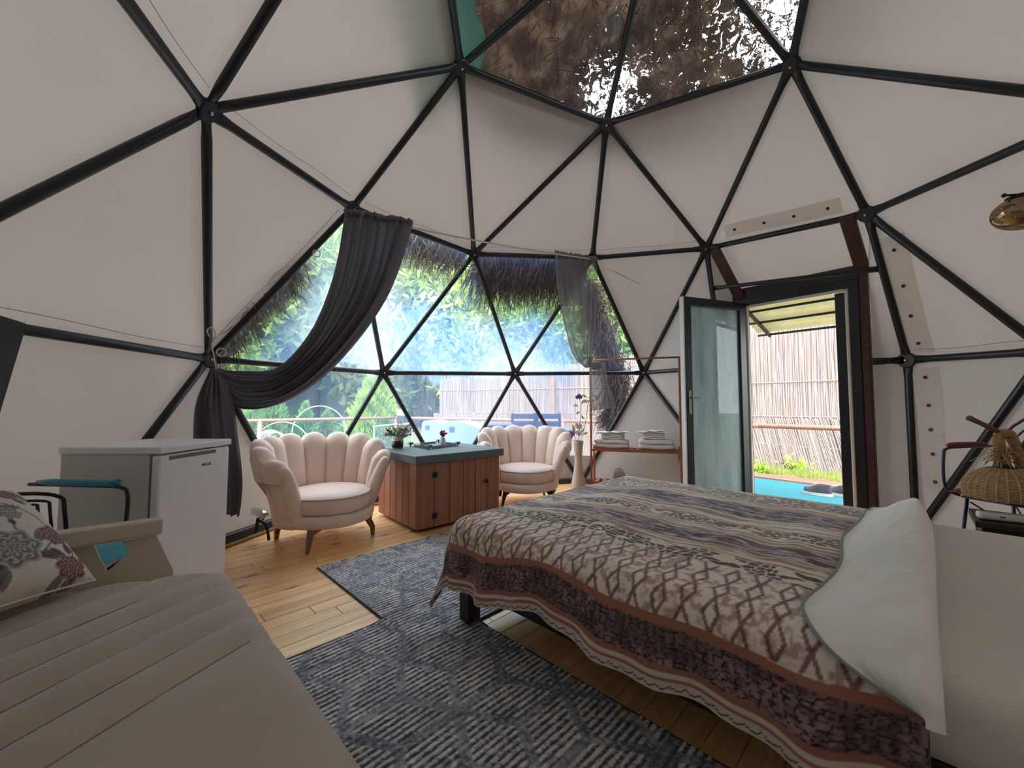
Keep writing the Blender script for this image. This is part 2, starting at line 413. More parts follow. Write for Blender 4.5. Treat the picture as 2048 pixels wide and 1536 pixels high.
# the pent node left and above, on the line that its strut shows
na = (at(413, 222, 1) - Vector((0, 0, CAMZ))).cross(at(250, 0, 1) - Vector((0, 0, CAMZ))).normalized()
v_ = ND['P216'] - Vector((0, 0, CAMZ)); ND['P216'] = ND['P216'] - na * v_.dot(na)
CEN = Vector((C0.x, C0.y, 1.1))

TRI = []
def az(a): return '%d' % (a % 360)
for k in range(5):
    a = 72 * k
    TRI += [('T', 'U' + az(a), 'U' + az(a + 72)), ('U' + az(a), 'P' + az(a), 'Q' + az(a + 36)), ('U' + az(a), 'P' + az(a), 'Q' + az(a - 36)),
            ('U' + az(a), 'U' + az(a + 72), 'Q' + az(a + 36)), ('P' + az(a), 'Q' + az(a + 36), 'E' + az(a + 18)), ('P' + az(a), 'Q' + az(a - 36), 'E' + az(a - 18)),
            ('P' + az(a), 'E' + az(a - 18), 'E' + az(a + 18)), ('Q' + az(a + 36), 'E' + az(a + 18), 'E' + az(a + 54))]
for j in range(10):
    e = 18 + 36 * j
    TRI += [('E' + az(e), 'F' + az(e - 18), 'F' + az(e + 18)), ('E' + az(e), 'E' + az(e + 36), 'F' + az(e + 18))]
SKYLIGHT = [t for t in TRI if t[0] == 'T']
WIN = [frozenset(t) for t in [('P144', 'E162', 'E126'), ('P144', 'Q108', 'E126'), ('Q108', 'E126', 'E90'), ('Q108', 'P72', 'E90'), ('P72', 'E90', 'E54'),
       ('E162', 'E126', 'F144'), ('E126', 'E90', 'F108'), ('E90', 'E54', 'F72'), ('E126', 'F144', 'F108'), ('E90', 'F108', 'F72')]]
DOORGAP = [frozenset(t) for t in [('Q36', 'E18', 'E54'), ('P0', 'Q36', 'E18'), ('E18', 'E54', 'F36'), ('E18', 'F0', 'F36'), ('E54', 'F36', 'F72')]]
OUT = 0.034
def outv(n):
    d = ND[n] - CEN
    if n[0] == 'F': d.z = 0
    return d.normalized() * OUT
def panel_mesh(A, B, C, n=10, sag=0.012, seed=0):
    mb = MB(); idx = {}
    for i in range(n + 1):
        for j in range(n + 1 - i):
            u, v = i / n, j / n; w = 1 - u - v
            p = A * w + B * u + C * v
            nr = (B - A).cross(C - A).normalized()
            if nr.dot(p - CEN) < 0: nr = -nr
            ed = min(u, v, w) * 3
            k = mnoise.noise(p * 2.2 + Vector((seed, 0, 0))) * sag * min(1, ed * 2)
            idx[i, j] = len(mb.v); mb.v.append(tuple(p + nr * (k - sag * 0.5 * ed)))
    for i in range(n):
        for j in range(n - i):
            mb.f.append((idx[i, j], idx[i + 1, j], idx[i, j + 1]))
            if i + j < n - 1: mb.f.append((idx[i + 1, j], idx[i + 1, j + 1], idx[i, j + 1]))
    return mb
wall_left = empty('wall_left', label='pale grey canvas dome wall on the left with triangular panels', kind='structure')
wall_right = empty('wall_right', label='pale grey canvas dome wall on the right around the doorway', kind='structure')
wall_back = empty('wall_back', label='pale grey canvas dome wall below the clear window and behind the viewer', kind='structure')
ceiling = empty('ceiling', label='pale grey canvas ceiling panels of the dome', kind='structure')
window_1 = empty('window_1', label='large clear plastic dome window with misted upper panes', kind='structure')
window_2 = empty('window_2', label='clear plastic skylight at the top of the dome under thatch', kind='structure')
SKIRT = 0.36
for ti, t in enumerate(TRI):
    fs = frozenset(t)
    if fs in DOORGAP: continue
    A, B, C = [ND[q] + outv(q) for q in t]
    if t in SKYLIGHT:
        MB().add([A, B, C], [(0, 1, 2)]).build('pane', M_pvc_roof, window_2); continue
    if fs in WIN:
        low = [q for q in t if q[0] == 'F']
        if not low:
            MB().add([A, B, C], [(0, 1, 2)]).build('pane', M_pvc, window_1); continue
        # clear film above, canvas skirt below
        poly = [A, B, C]; up = []; dn = []
        for i in range(3):
            p, q = poly[i], poly[(i + 1) % 3]
            (up if p.z >= SKIRT else dn).append(p)
            if (p.z - SKIRT) * (q.z - SKIRT) < 0:
                x = p.lerp(q, (SKIRT - p.z) / (q.z - p.z)); up.append(x); dn.append(x)
        if len(up) > 2: MB().add(up, [tuple(range(len(up)))]).build('pane', M_pvc, window_1)
        if len(dn) > 2: MB().add(dn, [tuple(range(len(dn)))]).build('canvas_skirt', M_canvas, wall_back)
        continue
    mb = panel_mesh(A, B, C, seed=ti)
    zz = max(p.z for p in (A, B, C)); cx = (A.x + B.x + C.x) / 3; cy = (A.y + B.y + C.y) / 3
    par = ceiling if min(p.z for p in (A, B, C)) > 2.3 else (wall_back if cy < 0.9 else (wall_left if cx < 0.7 else wall_right))
    mb.build('canvas_panel', M_canvas, par, smooth=True)

# ------------------------------------------------------------------ steel frame
trim_1 = empty('trim_1', label='black steel tube frame of the dome with bolted hubs', kind='structure')
edges = set()
for t in TRI:
    if frozenset(t) in DOORGAP: continue
    for i in range(3): edges.add(frozenset((t[i], t[(i + 1) % 3])))
edges |= {frozenset(('Q36', 'P0')), frozenset(('P0', 'E18')), frozenset(('E18', 'F0')), frozenset(('Q36', 'F36')), frozenset(('E54', 'F36')), frozenset(('Q36', 'E54'))}
edges -= {frozenset(('Q36', 'E18')), frozenset(('E18', 'E54')), frozenset(('E54', 'E18'))}
def strut(A, B, r=0.027, ends=(True, True)):
    d = (B - A); L = d.length; d /= L
    nr = ((A + B) / 2 - CEN); nr = (nr - d * nr.dot(d)).normalized(); bi = d.cross(nr)
    st = []
    if ends[0]: st += [(0.0, 1.25, 0.3), (0.075, 1.25, 0.3), (0.15, 1, 1)]
    else: st += [(0, 1, 1)]
    if ends[1]: st += [(L - 0.15, 1, 1), (L - 0.075, 1.25, 0.3), (L, 1.25, 0.3)]
    else: st += [(L, 1, 1)]
    vs = []; fs = []; n = 10
    for (s, a, b) in st:
        for k in range(n):
            th = 2 * PI * k / n
            vs.append(A + d * s + bi * (r * a * math.cos(th)) + nr * (r * b * math.sin(th)))
    for i in range(len(st) - 1):
        for k in range(n):
            l = (k + 1) % n; fs.append((i * n + k, i * n + l, (i + 1) * n + l, (i + 1) * n + k))
    fs += [tuple(range(n))[::-1], tuple((len(st) - 1) * n + k for k in range(n))]
    return MB().add(vs, fs)
for e in sorted(tuple(sorted(e)) for e in edges):
    a, b = e
    strut(ND[a], ND[b]).build('strut', M_steel, trim_1, smooth=True)
def hub(P):
    nr = (CEN - P).normalized(); M = nr.to_track_quat('Z', 'Y').to_matrix()
    h = MB().lathe([(0.0, -0.012), (0.062, -0.012), (0.066, -0.006), (0.066, 0.012), (0.058, 0.02), (0.0, 0.02)], 12, P + nr * 0.004, M).build('hub', M_steel, trim_1)
    MB().lathe([(0.0, 0), (0.011, 0), (0.011, 0.012), (0.006, 0.016), (0, 0.016)], 6, P + nr * 0.022, M).build('bolt', M_bolt, h)
for k, P in sorted(ND.items()):
    hub(P)
# bar across the doorway and the short stub right of it
KP = ND['Q36'].lerp(ND['F36'], 0.16); LN = ND['P0'].lerp(ND['E18'], 0.36)
strut(KP, LN, 0.02).build('strut', M_steel, trim_1, smooth=True)
STUB = at(1743, 723, 3.42)
strut(ND['E18'], STUB, 0.024).build('strut', M_steel, trim_1, smooth=True)
MP = ND['E54']; KQ = ND['Q36'].lerp(ND['F36'], 0.47)
strut(MP, KQ, 0.025).build('strut', M_steel, trim_1, smooth=True)

# canvas left of the door leaf, in the vestibule and right of the door
def quad_canvas(pts, parent=wall_right, n=8, sag=0.012, seed=3, mt=None, name='canvas_panel'):
    a, b, c, d = [Vector(p) for p in pts]
    nr = (b - a).cross(d - a).normalized()
    def fn(u, v):
        p = a.lerp(b, u).lerp(d.lerp(c, u), v); ed = min(u, 1 - u, v, 1 - v) * 4
        return p + nr * mnoise.noise(p * 3 + Vector((seed, 0, 0))) * sag * min(1, ed)
    return MB().grid(fn, n, n).build(name, mt or M_canvas, parent, smooth=True)
o_ = lambda k: ND[k] + outv(k)
KQo = KQ + outv('F36')
panel_mesh(o_('Q36'), o_('E54'), KQo, seed=31).build('canvas_panel', M_canvas, wall_right, smooth=True)
panel_mesh(o_('E54'), KQo, o_('F36'), seed=32).build('canvas_panel', M_canvas, wall_right, smooth=True)
panel_mesh(o_('E54'), o_('F72'), o_('F36'), seed=33).build('canvas_panel', M_canvas, wall_right, smooth=True)

# ------------------------------------------------------------------ doorway
HL = Vector((2.53, 4.25, 0)); HR = Vector((3.07, 3.60, 0)); DZ = 2.10     # clear opening
dw = (HR - HL).normalized(); dn = Vector((-dw.y, dw.x, 0))
if dn.dot(HL - Vector((C0.x, C0.y, 0))) < 0: dn = -dn
MD = Matrix((dw, dn, Vector((0, 0, 1)))).transposed()
door_1 = empty('door_1', HL, label='dark framed glass door standing open into the dome', kind='structure')
M_frame = mat('black_door_frame', '14181F', rough=0.35, spec=0.5)
M_alu = mat('white_door_edge', 'C9C6C2', rough=0.4)
LO = (HR - HL).length
def dbox(x0, x1, y0, y1, z0, z1): # door coordinates: x along opening, y outwards
    c = HL + MD @ Vector(((x0 + x1) / 2, (y0 + y1) / 2, (z0 + z1) / 2))
    return MB().bbox(c, (x1 - x0, y1 - y0, z1 - z0), MD, r=0.006, seg=1)
fr = 0.075
dbox(-fr, 0, -0.05, 0.05, 0, DZ + fr).build('jamb', M_frame, door_1, world=True)
dbox(LO, LO + fr, -0.05, 0.05, 0, DZ + fr).build('jamb', M_frame, door_1, world=True)
dbox(-fr, LO + fr, -0.052, 0.052, DZ, DZ + fr).build('head', M_frame, door_1, world=True)
dbox(0, LO, -0.04, 0.05, 0, 0.03).build('sill', M_frame, door_1, world=True)
for x0, x1, z0, z1 in ((-0.004, 0.022, 0.03, DZ), (LO - 0.022, LO + 0.004, 0.03, DZ), (0.022, LO - 0.022, DZ - 0.022, DZ + 0.004)):
    dbox(x0, x1, -0.056, -0.028, z0, z1).build('rebate_strip', M_alu, door_1, world=True, label='pale rebate strip')
dbox(LO - 0.10, LO - 0.022, -0.02, 0.045, 0.03, DZ - 0.022).build('jamb_liner', M_frame, door_1, world=True)
# the leaf, swung into the room
LE = Vector((1.70, 3.95, 0)); HI = Vector((2.47, 4.23, 0)); ld = (LE - HI).normalized(); LW = (LE - HI).length
ln = Vector((-ld.y, ld.x, 0)); ML = Matrix((ld, ln, Vector((0, 0, 1)))).transposed()
def lbox(x0, x1, y0, y1, z0, z1, r=0.005):
    c = HI + ML @ Vector(((x0 + x1) / 2, (y0 + y1) / 2, (z0 + z1) / 2))
    return MB().bbox(c, (x1 - x0, y1 - y0, z1 - z0), ML, r=r, seg=1)
LZ = 2.13
leaf = MB()
for a in ((0, 0.085, -0.03, 0.03, 0.035, LZ), (LW - 0.085, LW, -0.03, 0.03, 0.035, LZ), (0.085, LW - 0.085, -0.03, 0.03, LZ - 0.085, LZ), (0.085, LW - 0.085, -0.03, 0.03, 0.035, 0.13)):
    m_ = lbox(*a); leaf.add(m_.v, m_.f)
leaf = leaf.build('door_leaf', M_frame, door_1, world=True)
lbox(LW, LW + 0.014, -0.03, 0.03, 0.035, LZ).build('leaf_edge', M_alu, leaf, world=True, label='pale edge of the leaf')
M_glass = mat('door_glass', 'DDE8E6', rough=0.08)
def glass_material(name, tint, pale_mix):
    m = bpy.data.materials.new(name); m.use_nodes = True
    n, l = m.node_tree.nodes, m.node_tree.links; n.remove(n['Principled BSDF'])
    tr = n.new('ShaderNodeBsdfTransparent'); tr.inputs[0].default_value = (*tint, 1)
    gl = n.new('ShaderNodeBsdfGlossy'); gl.inputs['Roughness'].default_value = 0.02
    fz = n.new('ShaderNodeFresnel'); fz.inputs[0].default_value = 1.5
    mx = n.new('ShaderNodeMixShader'); l.new(fz.outputs[0], mx.inputs[0]); l.new(tr.outputs[0], mx.inputs[1]); l.new(gl.outputs[0], mx.inputs[2])
    tl = n.new('ShaderNodeBsdfTranslucent'); tl.inputs[0].default_value = (0.62, 0.76, 0.80, 1); df = n.new('ShaderNodeBsdfDiffuse'); df.inputs[0].default_value = (0.75, 0.9, 0.92, 1)
    ms = n.new('ShaderNodeMixShader'); l.new(tl.outputs[0], ms.inputs[1]); l.new(df.outputs[0], ms.inputs[2])
    t = n.new('ShaderNodeTexCoord'); mp = n.new('ShaderNodeMapping'); mp.inputs['Scale'].default_value = (9, 9, 1.2); l.new(t.outputs['Object'], mp.inputs[0])
    nz = n.new('ShaderNodeTexNoise'); nz.inputs['Scale'].default_value = 1; nz.inputs['Detail'].default_value = 5; l.new(mp.outputs[0], nz.inputs[0])
    mr = n.new('ShaderNodeMapRange'); mr.inputs[1].default_value = 0.3; mr.inputs[2].default_value = 0.7; mr.inputs[3].default_value = pale_mix * 0.4; mr.inputs[4].default_value = pale_mix; l.new(nz.outputs[0], mr.inputs[0])  # amount of pale tone mixed over the glass in upright streaks
    m2 = n.new('ShaderNodeMixShader'); l.new(mr.outputs[0], m2.inputs[0]); l.new(mx.outputs[0], m2.inputs[1]); l.new(ms.outputs[0], m2.inputs[2])
    l.new(m2.outputs[0], n['Material Output'].inputs[0]); return m
M_doorglass = glass_material('streaked_door_glass', (0.86, 0.94, 0.92), 0.48)
M_clearglass = glass_material('clear_glass', (0.95, 0.98, 0.98), 0.05)
lbox(0.08, LW - 0.08, -0.006, 0.006, 0.125, LZ - 0.08, 0.001).build('glass_pane', M_doorglass, leaf, world=True)
hb = MB(); m_ = lbox(LW - 0.060, LW - 0.026, 0.03, 0.038, 0.96, 1.19); hb.add(m_.v, m_.f)
hp = lambda x, y, z: HI + ML @ Vector((x, y, z))
hb.tube([hp(LW - 0.043, 0.03, 1.12), hp(LW - 0.043, 0.075, 1.12), hp(LW - 0.06, 0.085, 1.12), hp(LW - 0.165, 0.085, 1.122)], [0.011, 0.011, 0.011, 0.008], 8)
hb.build('handle', M_chrome, leaf, world=True, smooth=False, label='chrome lever handle')
# brown posts and beams of the vestibule
trim_2 = empty('trim_2', HL, label='brown wooden posts and sloping beams around the doorway', kind='structure')
BL0 = at(1428, 497, 4.18); BR0 = at(1693, 432, 3.19)
BL1 = HL + MD @ Vector((-0.06, -0.02, DZ + 0.10)); BR1 = HL + MD @ Vector((LO + 0.11, -0.02, DZ + 0.14))
def beam(A, B, w, h):
    d = (B - A).normalized(); s = dw; u = d.cross(s).normalized(); s = u.cross(d)
    M = Matrix((d, s, u)).transposed()
    return MB().bbox((A + B) / 2, ((B - A).length, w, h), M, r=0.008, seg=1)
beam(BL0, BL1, 0.10, 0.05).build('beam', M_beam, trim_2, world=True)
beam(BR0, BR1, 0.10, 0.05).build('beam', M_beam, trim_2, world=True)
dbox(LO + fr, LO + fr + 0.06, -0.04, 0.05, 0, DZ + 0.14).build('post', M_beam, trim_2, world=True)
dbox(-fr - 0.06, -fr, -0.04, 0.05, 0, DZ + 0.14).build('post', M_beam, trim_2, world=True)
dbox(-fr - 0.06, LO + fr + 0.06, -0.03, 0.05, DZ + fr, DZ + fr + 0.13).build('lintel', M_darkwood, trim_2, world=True)
# canvas of the vestibule: sloping roof, cheeks
Ko, Lo = o_('Q36'), o_('P0'); upv = Vector((0, 0, 0.03))
vx = lambda x, z, y=0.06: HL + MD @ Vector((x, y, z))
quad_canvas([Ko, Lo, vx(LO + 0.2, DZ + 0.17), vx(-0.15, DZ + 0.17)], seed=5, sag=0.02)
panel_mesh(Ko, KQo, vx(-0.14, DZ + 0.17), seed=6).build('canvas_panel', M_canvas, wall_right, smooth=True)
quad_canvas([vx(-0.14, DZ + 0.17), KQo, o_('F36'), vx(-0.14, 0)], seed=7)
quad_canvas([Lo, o_('E18'), vx(LO + 0.13, 1.47), vx(LO + 0.13, DZ + 0.17)], seed=8, sag=0.035)
quad_canvas([o_('E18'), o_('F0'), vx(LO + 0.13, 0), vx(LO + 0.13, 1.47)], seed=9, sag=0.02)

# bolted canvas strips with eyelets
def strip(pts, w, n_eye, name='canvas_strip'):
    c = catmull([p for p in pts], 6)
    def fn(u, v):
        p = along(c, u); i = min(int(u * (len(c) - 1)), len(c) - 2); d = (c[i + 1] - c[i]).normalized()
        nr = (CEN - p).normalized(); s = d.cross(nr).normalized()
        return p + s * (v - 0.5) * w + nr * (0.017 + 0.004 * math.sin(u * 31) * math.sin(v * 3))
    st_ = MB().grid(fn, 40, 3).build(name, M_strip, wall_right, smooth=True)
    for k in range(n_eye):
        p = along(c, (k + 0.5) / n_eye); nr = (CEN - p).normalized(); M = nr.to_track_quat('Z', 'Y').to_matrix()
        pr = [(0.016 + 0.007 * math.cos(a), 0.004 * math.sin(a)) for a in np.linspace(0, 2 * PI, 9)]
        mb = MB(); m2 = MB().lathe([(0.0065, 0.0), (0.0135, 0.0), (0.0135, 0.003), (0.010, 0.005), (0.0065, 0.002)], 12, p + nr * 0.023, M); mb.add(m2.v, m2.f)
        mb.build('eyelet', M_darkmetal, st_, label='dark metal eyelet')
def onpanel(px, py, a, b, c):
    A, B, C = o_(a), o_(b), o_(c); n = (B - A).cross(C - A).normalized(); o = Vector((0, 0, CAMZ)); d = at(px, py, 1) - o
    return o + d * ((A - o).dot(n) / d.dot(n))
strip([onpanel(1450, 462, 'Q36', 'P0', 'U0'), onpanel(1520, 446, 'Q36', 'P0', 'U0'), onpanel(1600, 428, 'Q36', 'P0', 'U0'), onpanel(1685, 408, 'Q36', 'P0', 'U0')], 0.13, 4)
strip([onpanel(1785, 470, 'P0', 'E18', 'E342'), onpanel(1808, 560, 'P0', 'E18', 'E342'), onpanel(1828, 640, 'P0', 'E18', 'E342'), onpanel(1846, 705, 'P0', 'E18', 'E342')], 0.17, 4)
strip([onpanel(1852, 735, 'E18', 'E342', 'F0'), onpanel(1862, 820, 'E18', 'E342', 'F0'), onpanel(1869, 900, 'E18', 'E342', 'F0'), onpanel(1876, 985, 'E18', 'E342', 'F0')], 0.17, 5)

# welded seams of the canvas beside some of the tubes
M_cseam = mat('canvas_seam', '8E857D', rough=0.7)
def seam_line(a, b, tri, k, par):
    A, B = o_(a), o_(b); P3 = [o_(q) for q in tri if q not in (a, b)][0]
    n = (B - A).cross(P3 - A).normalized(); n = n if n.dot(CEN - A) > 0 else -n
    d = (B - A).normalized(); s = (P3 - A); s = (s - d * s.dot(d)).normalized()
    pts = [A.lerp(B, t) + s * (0.085 + 0.006 * math.sin(9 * t + k)) + n * 0.017 for t in np.linspace(0.07, 0.93, 24)]
    MB().tube(pts, 0.0016, 4).build('seam', M_cseam, par, smooth=True)
for a, b, tri, par in (('Q180', 'P144', ('U144', 'P144', 'Q180'), ceiling), ('P144', 'E162', ('P144', 'Q180', 'E162'), wall_left), ('E162', 'E198', ('Q180', 'E162', 'E198'), wall_left),
                       ('P72', 'Q108', ('U72', 'P72', 'Q108'), ceiling), ('P72', 'Q36', ('U72', 'P72', 'Q36'), ceiling), ('P144', 'Q108', ('U144', 'P144', 'Q108'), ceiling), ('E18', 'E342', ('P0', 'E18', 'E342'), wall_right), ('Q180', 'P216', ('U216', 'P216', 'Q180'), ceiling)):
    seam_line(a, b, tri, len(a + b), par)
# ------------------------------------------------------------------ floor of pine planks
UA = Vector((math.sqrt(0.5), -math.sqrt(0.5), 0)); UB = Vector((math.sqrt(0.5), math.sqrt(0.5), 0))   # along the bed, across the bed
def ab(a, b, z=0.0): return UA * a + UB * b + Vector((0, 0, z))
M_sub = mat('subfloor', '2A1C12', rough=0.9)
floor = MB().lathe([(0.0, -0.06), (3.05, -0.06), (3.05, -0.021), (0.0, -0.021)], 40, (C0.x, C0.y, 0)).build('floor', M_sub, None, label='varnished pine plank floor with dark knots', kind='structure')
PW = 0.098
ca, cb = Vector((C0.x, C0.y, 0)).dot(UA), Vector((C0.x, C0.y, 0)).dot(UB)
a = ca - 2.95
while a < ca + 2.9:
    am = a + PW / 2; h2 = 3.0 ** 2 - (am - ca) ** 2
    if h2 > 0.05:
        h = math.sqrt(h2); b0, b1 = cb - h, cb + h
        cuts = [b0]; x = b0 + random.uniform(0.6, 2.4)
        while x < b1 - 0.5:
            cuts.append(x); x += random.uniform(1.6, 2.6)
        cuts.append(b1)
        for x0, x1 in zip(cuts, cuts[1:]):
            c = ab(am, (x0 + x1) / 2)
            mb = MB(); lx, ly = (x1 - x0) / 2 - 0.0012, PW / 2 - 0.0009; ch = 0.0016
            vs = [(sx_ * lx, sy_ * ly, -0.02) for sx_, sy_ in ((-1, -1), (1, -1), (1, 1), (-1, 1))] + [(sx_ * lx, sy_ * ly, -ch) for sx_, sy_ in ((-1, -1), (1, -1), (1, 1), (-1, 1))] + [(sx_ * (lx - ch), sy_ * (ly - ch), 0) for sx_, sy_ in ((-1, -1), (1, -1), (1, 1), (-1, 1))]
            mb.add(vs, [(0, 3, 2, 1), (8, 9, 10, 11)] + [(i, (i + 1) % 4, 4 + (i + 1) % 4, 4 + i) for i in range(4)] + [(4 + i, 4 + (i + 1) % 4, 8 + (i + 1) % 4, 8 + i) for i in range(4)])
            o = mb.build('plank', M_pine, floor, fix=False); o.location = c; o.rotation_euler = (0, 0, PI / 4)
    a += PW
# base rail of the dome and the rope along it
M_rail = mat('base_rail', '23262B', rough=0.45)
M_rope = mat('jute_rope', 'B48E63', rough=0.9, var=0.4, scale=60, bump=0.5, bscale=150)
fl = [ND['F%d' % (36 * j)] for j in range(10)]
for nm, lab, ids in (('baseboard_left', 'black steel base rail of the dome wall on the left', (3, 4, 5, 6, 7)), ('baseboard_right', 'black steel base rail of the dome wall on the right', (1, 2, 3, 7, 8, 9, 10))):
    mb = MB()
    seq = [(i, i + 1) for i in ids if (i + 1) in ids or i + 1 == 10]
    for i, j in seq:
        if i % 10 == 0 or (i == 1 and nm == 'baseboard_right') is None: continue
        A, B = fl[i % 10], fl[j % 10]; d = (B - A).normalized(); s = Vector((-d.y, d.x, 0)); M = Matrix((d, s, Vector((0, 0, 1)))).transposed()
        mb.bbox((A + B) / 2 + Vector((0, 0, 0.035)), ((B - A).length, 0.05, 0.07), M, r=0.006, seg=1)
    mb.build(nm, M_rail, None, label=lab, kind='structure')
def rope_mesh(c, r, lay=0.035, strands=3, n=6):
    """twisted rope along a curve"""
    mb = MB(); L = sum((c[i + 1] - c[i]).length for i in range(len(c) - 1)); m = max(12, int(L / 0.008))
    pts = [along(c, i / m) for i in range(m + 1)]
    for s in range(strands):
        P = []
        for i, p in enumerate(pts):
            d = (pts[min(i + 1, m)] - pts[max(i - 1, 0)]).normalized(); u = d.orthogonal().normalized()
            if abs(d.z) < 0.9: u = (Vector((0, 0, 1)) - d * d.z).normalized()
            w = d.cross(u); t = 2 * PI * (i / m * L / lay + s / strands)
            P.append(p + (u * math.cos(t) + w * math.sin(t)) * r * 0.55)
        mb.tube(P, r * 0.55, n)
    return mb
inn = lambda A, k=0.1: A + (Vector((C0.x, C0.y, 0)) - A).normalized() * k
rc = [inn(fl[5].lerp(fl[4], t)) + Vector((0, 0, 0.014)) for t in (0, 0.5, 1)] + [inn(fl[4].lerp(fl[3], t)) + Vector((0, 0, 0.014)) for t in (0.25, 0.5)]
rope_mesh(catmull(rc, 10), 0.014).build('rope', M_rope, None, smooth=True, label='beige twisted rope laid along the base of the left wall', cat='rope')
# ------------------------------------------------------------------ outside: deck, garden, fence, trees
M_grass = mat('lawn', '9CA658', rough=0.9, var=0.35, scale=14, bump=0.3, bscale=60)
M_soil = mat('garden_ground', '747C54', rough=0.95, var=0.4, scale=3)
GZ = -0.22
ground = MB().add([(-60, -40, GZ), (60, -40, GZ), (60, 70, GZ), (-60, 70, GZ)], [(0, 1, 2, 3)]).build('ground', M_soil, None, label='green garden ground outside the dome', kind='structure')
# deck: an edge that follows the railing
RA, RB, RC, RD, RE = Vector((-7.6, 6.6, 0)), Vector((-2.95, 10.2, 0)), Vector((1.05, 8.2, 0)), Vector((3.9, 6.35, 0)), Vector((5.6, 4.6, 0))
deck = empty('deck', (0, 0, 0), label='wooden deck around the dome', kind='structure')
def in_deck(x, y):
    # inside the railing line and outside the dome floor
    P = [RA, RB, RC, RD, RE]
    for A, B in zip(P, P[1:]):
        d = B - A
        if d.x * (y - A.y) - d.y * (x - A.x) > 0.02: return False
    return (Vector((x, y)) - C0).length > 2.85
dd = Vector((0.894, -0.447, 0)); dnn = Vector((0.447, 0.894, 0))
for i in range(-6, 90):
    off = 1.0 + i * 0.14; run = None
    for k in range(0, 140):
        s = -8.5 + k * 0.12; p = dd * s + dnn * off
        ok = in_deck(p.x, p.y) and -8 < p.x < 6.5 and 1.5 < p.y < 11
        if ok and run is None: run = s
        if (not ok or k == 139) and run is not None:
            if s - run > 0.3:
                c = dd * ((s + run) / 2) + dnn * off
                o = MB().box((0, 0, 0), (s - run, 0.134, 0.03)).build('board', M_deck, deck, fix=False); o.location = (c.x, c.y, -0.036); o.rotation_euler = (0, 0, math.atan2(dd.y, dd.x))
            run = None
# railing
M_rust = mat('rust_painted_rail', '94705F', rough=0.6, var=0.2)
rail = empty('deck_railing', (RB.x, RB.y, 0), 'brown painted railing of round bars along the deck edge', 'railing')
RH = 0.72
for A, B in ((RA, RB), (RB, RC), (RC, RD), (RD, RE)):
    MB().tube([A + Vector((0, 0, RH)), B + Vector((0, 0, RH))], 0.035, 8).build('rail', M_rust, rail, smooth=True, world=True)
    n = max(2, int((B - A).length / 2.2))
    for k in range(0 if A is RD else (n if A is not RC else 1)):
        p = A.lerp(B, k / n); MB().tube([p + Vector((0, 0, GZ)), p + Vector((0, 0, RH))], 0.045, 8).build('post', M_rust, rail, smooth=True, world=True)
# reed fence
M_reed = mat('dry_reed', 'C3B6B3', rough=0.85, var=0.35, scale=3, stretch=(14, 14, 0.4), col2='9A8C88', trans=0.2)
M_reed2 = mat('fence_backing', '9A8C87', rough=0.95)
fence_pts = [Vector((-2.2, 12.2, GZ)), Vector((2.3, 9.9, GZ)), Vector((5.0, 7.8, GZ)), Vector((8.6, 3.6, GZ))]
fence = empty('reed_fence', fence_pts[1], 'tall dry reed screen fence beyond the deck railing', 'fence')
def reeds(A, B, z0, z1a, z1b, tilt, step=0.0115, seed=0):
    r = random.Random(seed); d = (B - A); L = d.length; d /= L; nr = Vector((d.y, -d.x, 0)); mb = MB()
    for i in range(int(L / step)):
        s = i * step + r.uniform(-0.006, 0.006); p = A + d * s + nr * r.uniform(-0.012, 0.012); t = s / L
        h = (z1a * (1 - t) + z1b * t) * r.uniform(0.97, 1.03); w = r.uniform(0.0045, 0.008); sh = tilt + r.uniform(-0.03, 0.03) * (h - z0)
        q = [p + d * (-w), p + nr * w * 1.2, p + d * w]
        mb.add([x + Vector((0, 0, z0)) for x in q] + [x + Vector((0, 0, h)) + d * sh for x in q], [(0, 1, 4, 3), (1, 2, 5, 4)])
    return mb
for i, (A, B) in enumerate(zip(fence_pts, fence_pts[1:])):
    top = [(2.1, 2.35), (2.35, 2.9), (2.9, 3.0)][i]
    reeds(A, B, 0.9, top[0], top[1], 0.0, seed=i).build('reed_panel', M_reed, fence, world=True, kind='stuff', fix=False)
    nr = Vector(((B - A).normalized().y, -(B - A).normalized().x, 0)) * 0.03
    reeds(A + nr, B + nr, 0.0, 1.02, 1.02, -0.22, seed=10 + i).build('reed_panel', M_reed, fence, world=True, kind='stuff', fix=False)
    MB().add([A - nr, B - nr, B - nr + Vector((0, 0, top[1] * 0.97)), A - nr + Vector((0, 0, top[0] * 0.97))], [(0, 1, 2, 3)]).build('backing', M_reed2, fence, world=True)
    for z in (0.5, 1.05, 1.7):
        MB().tube([A + nr * 0.8 + Vector((0, 0, z)), B + nr * 0.8 + Vector((0, 0, z))], 0.008, 5).build('tie_wire', M_reed2, fence, world=True)
MB().box((1.05, 10.35, 0.9), (0.09, 0.09, 2.3)).build('fence_post', M_rust, fence, world=True)
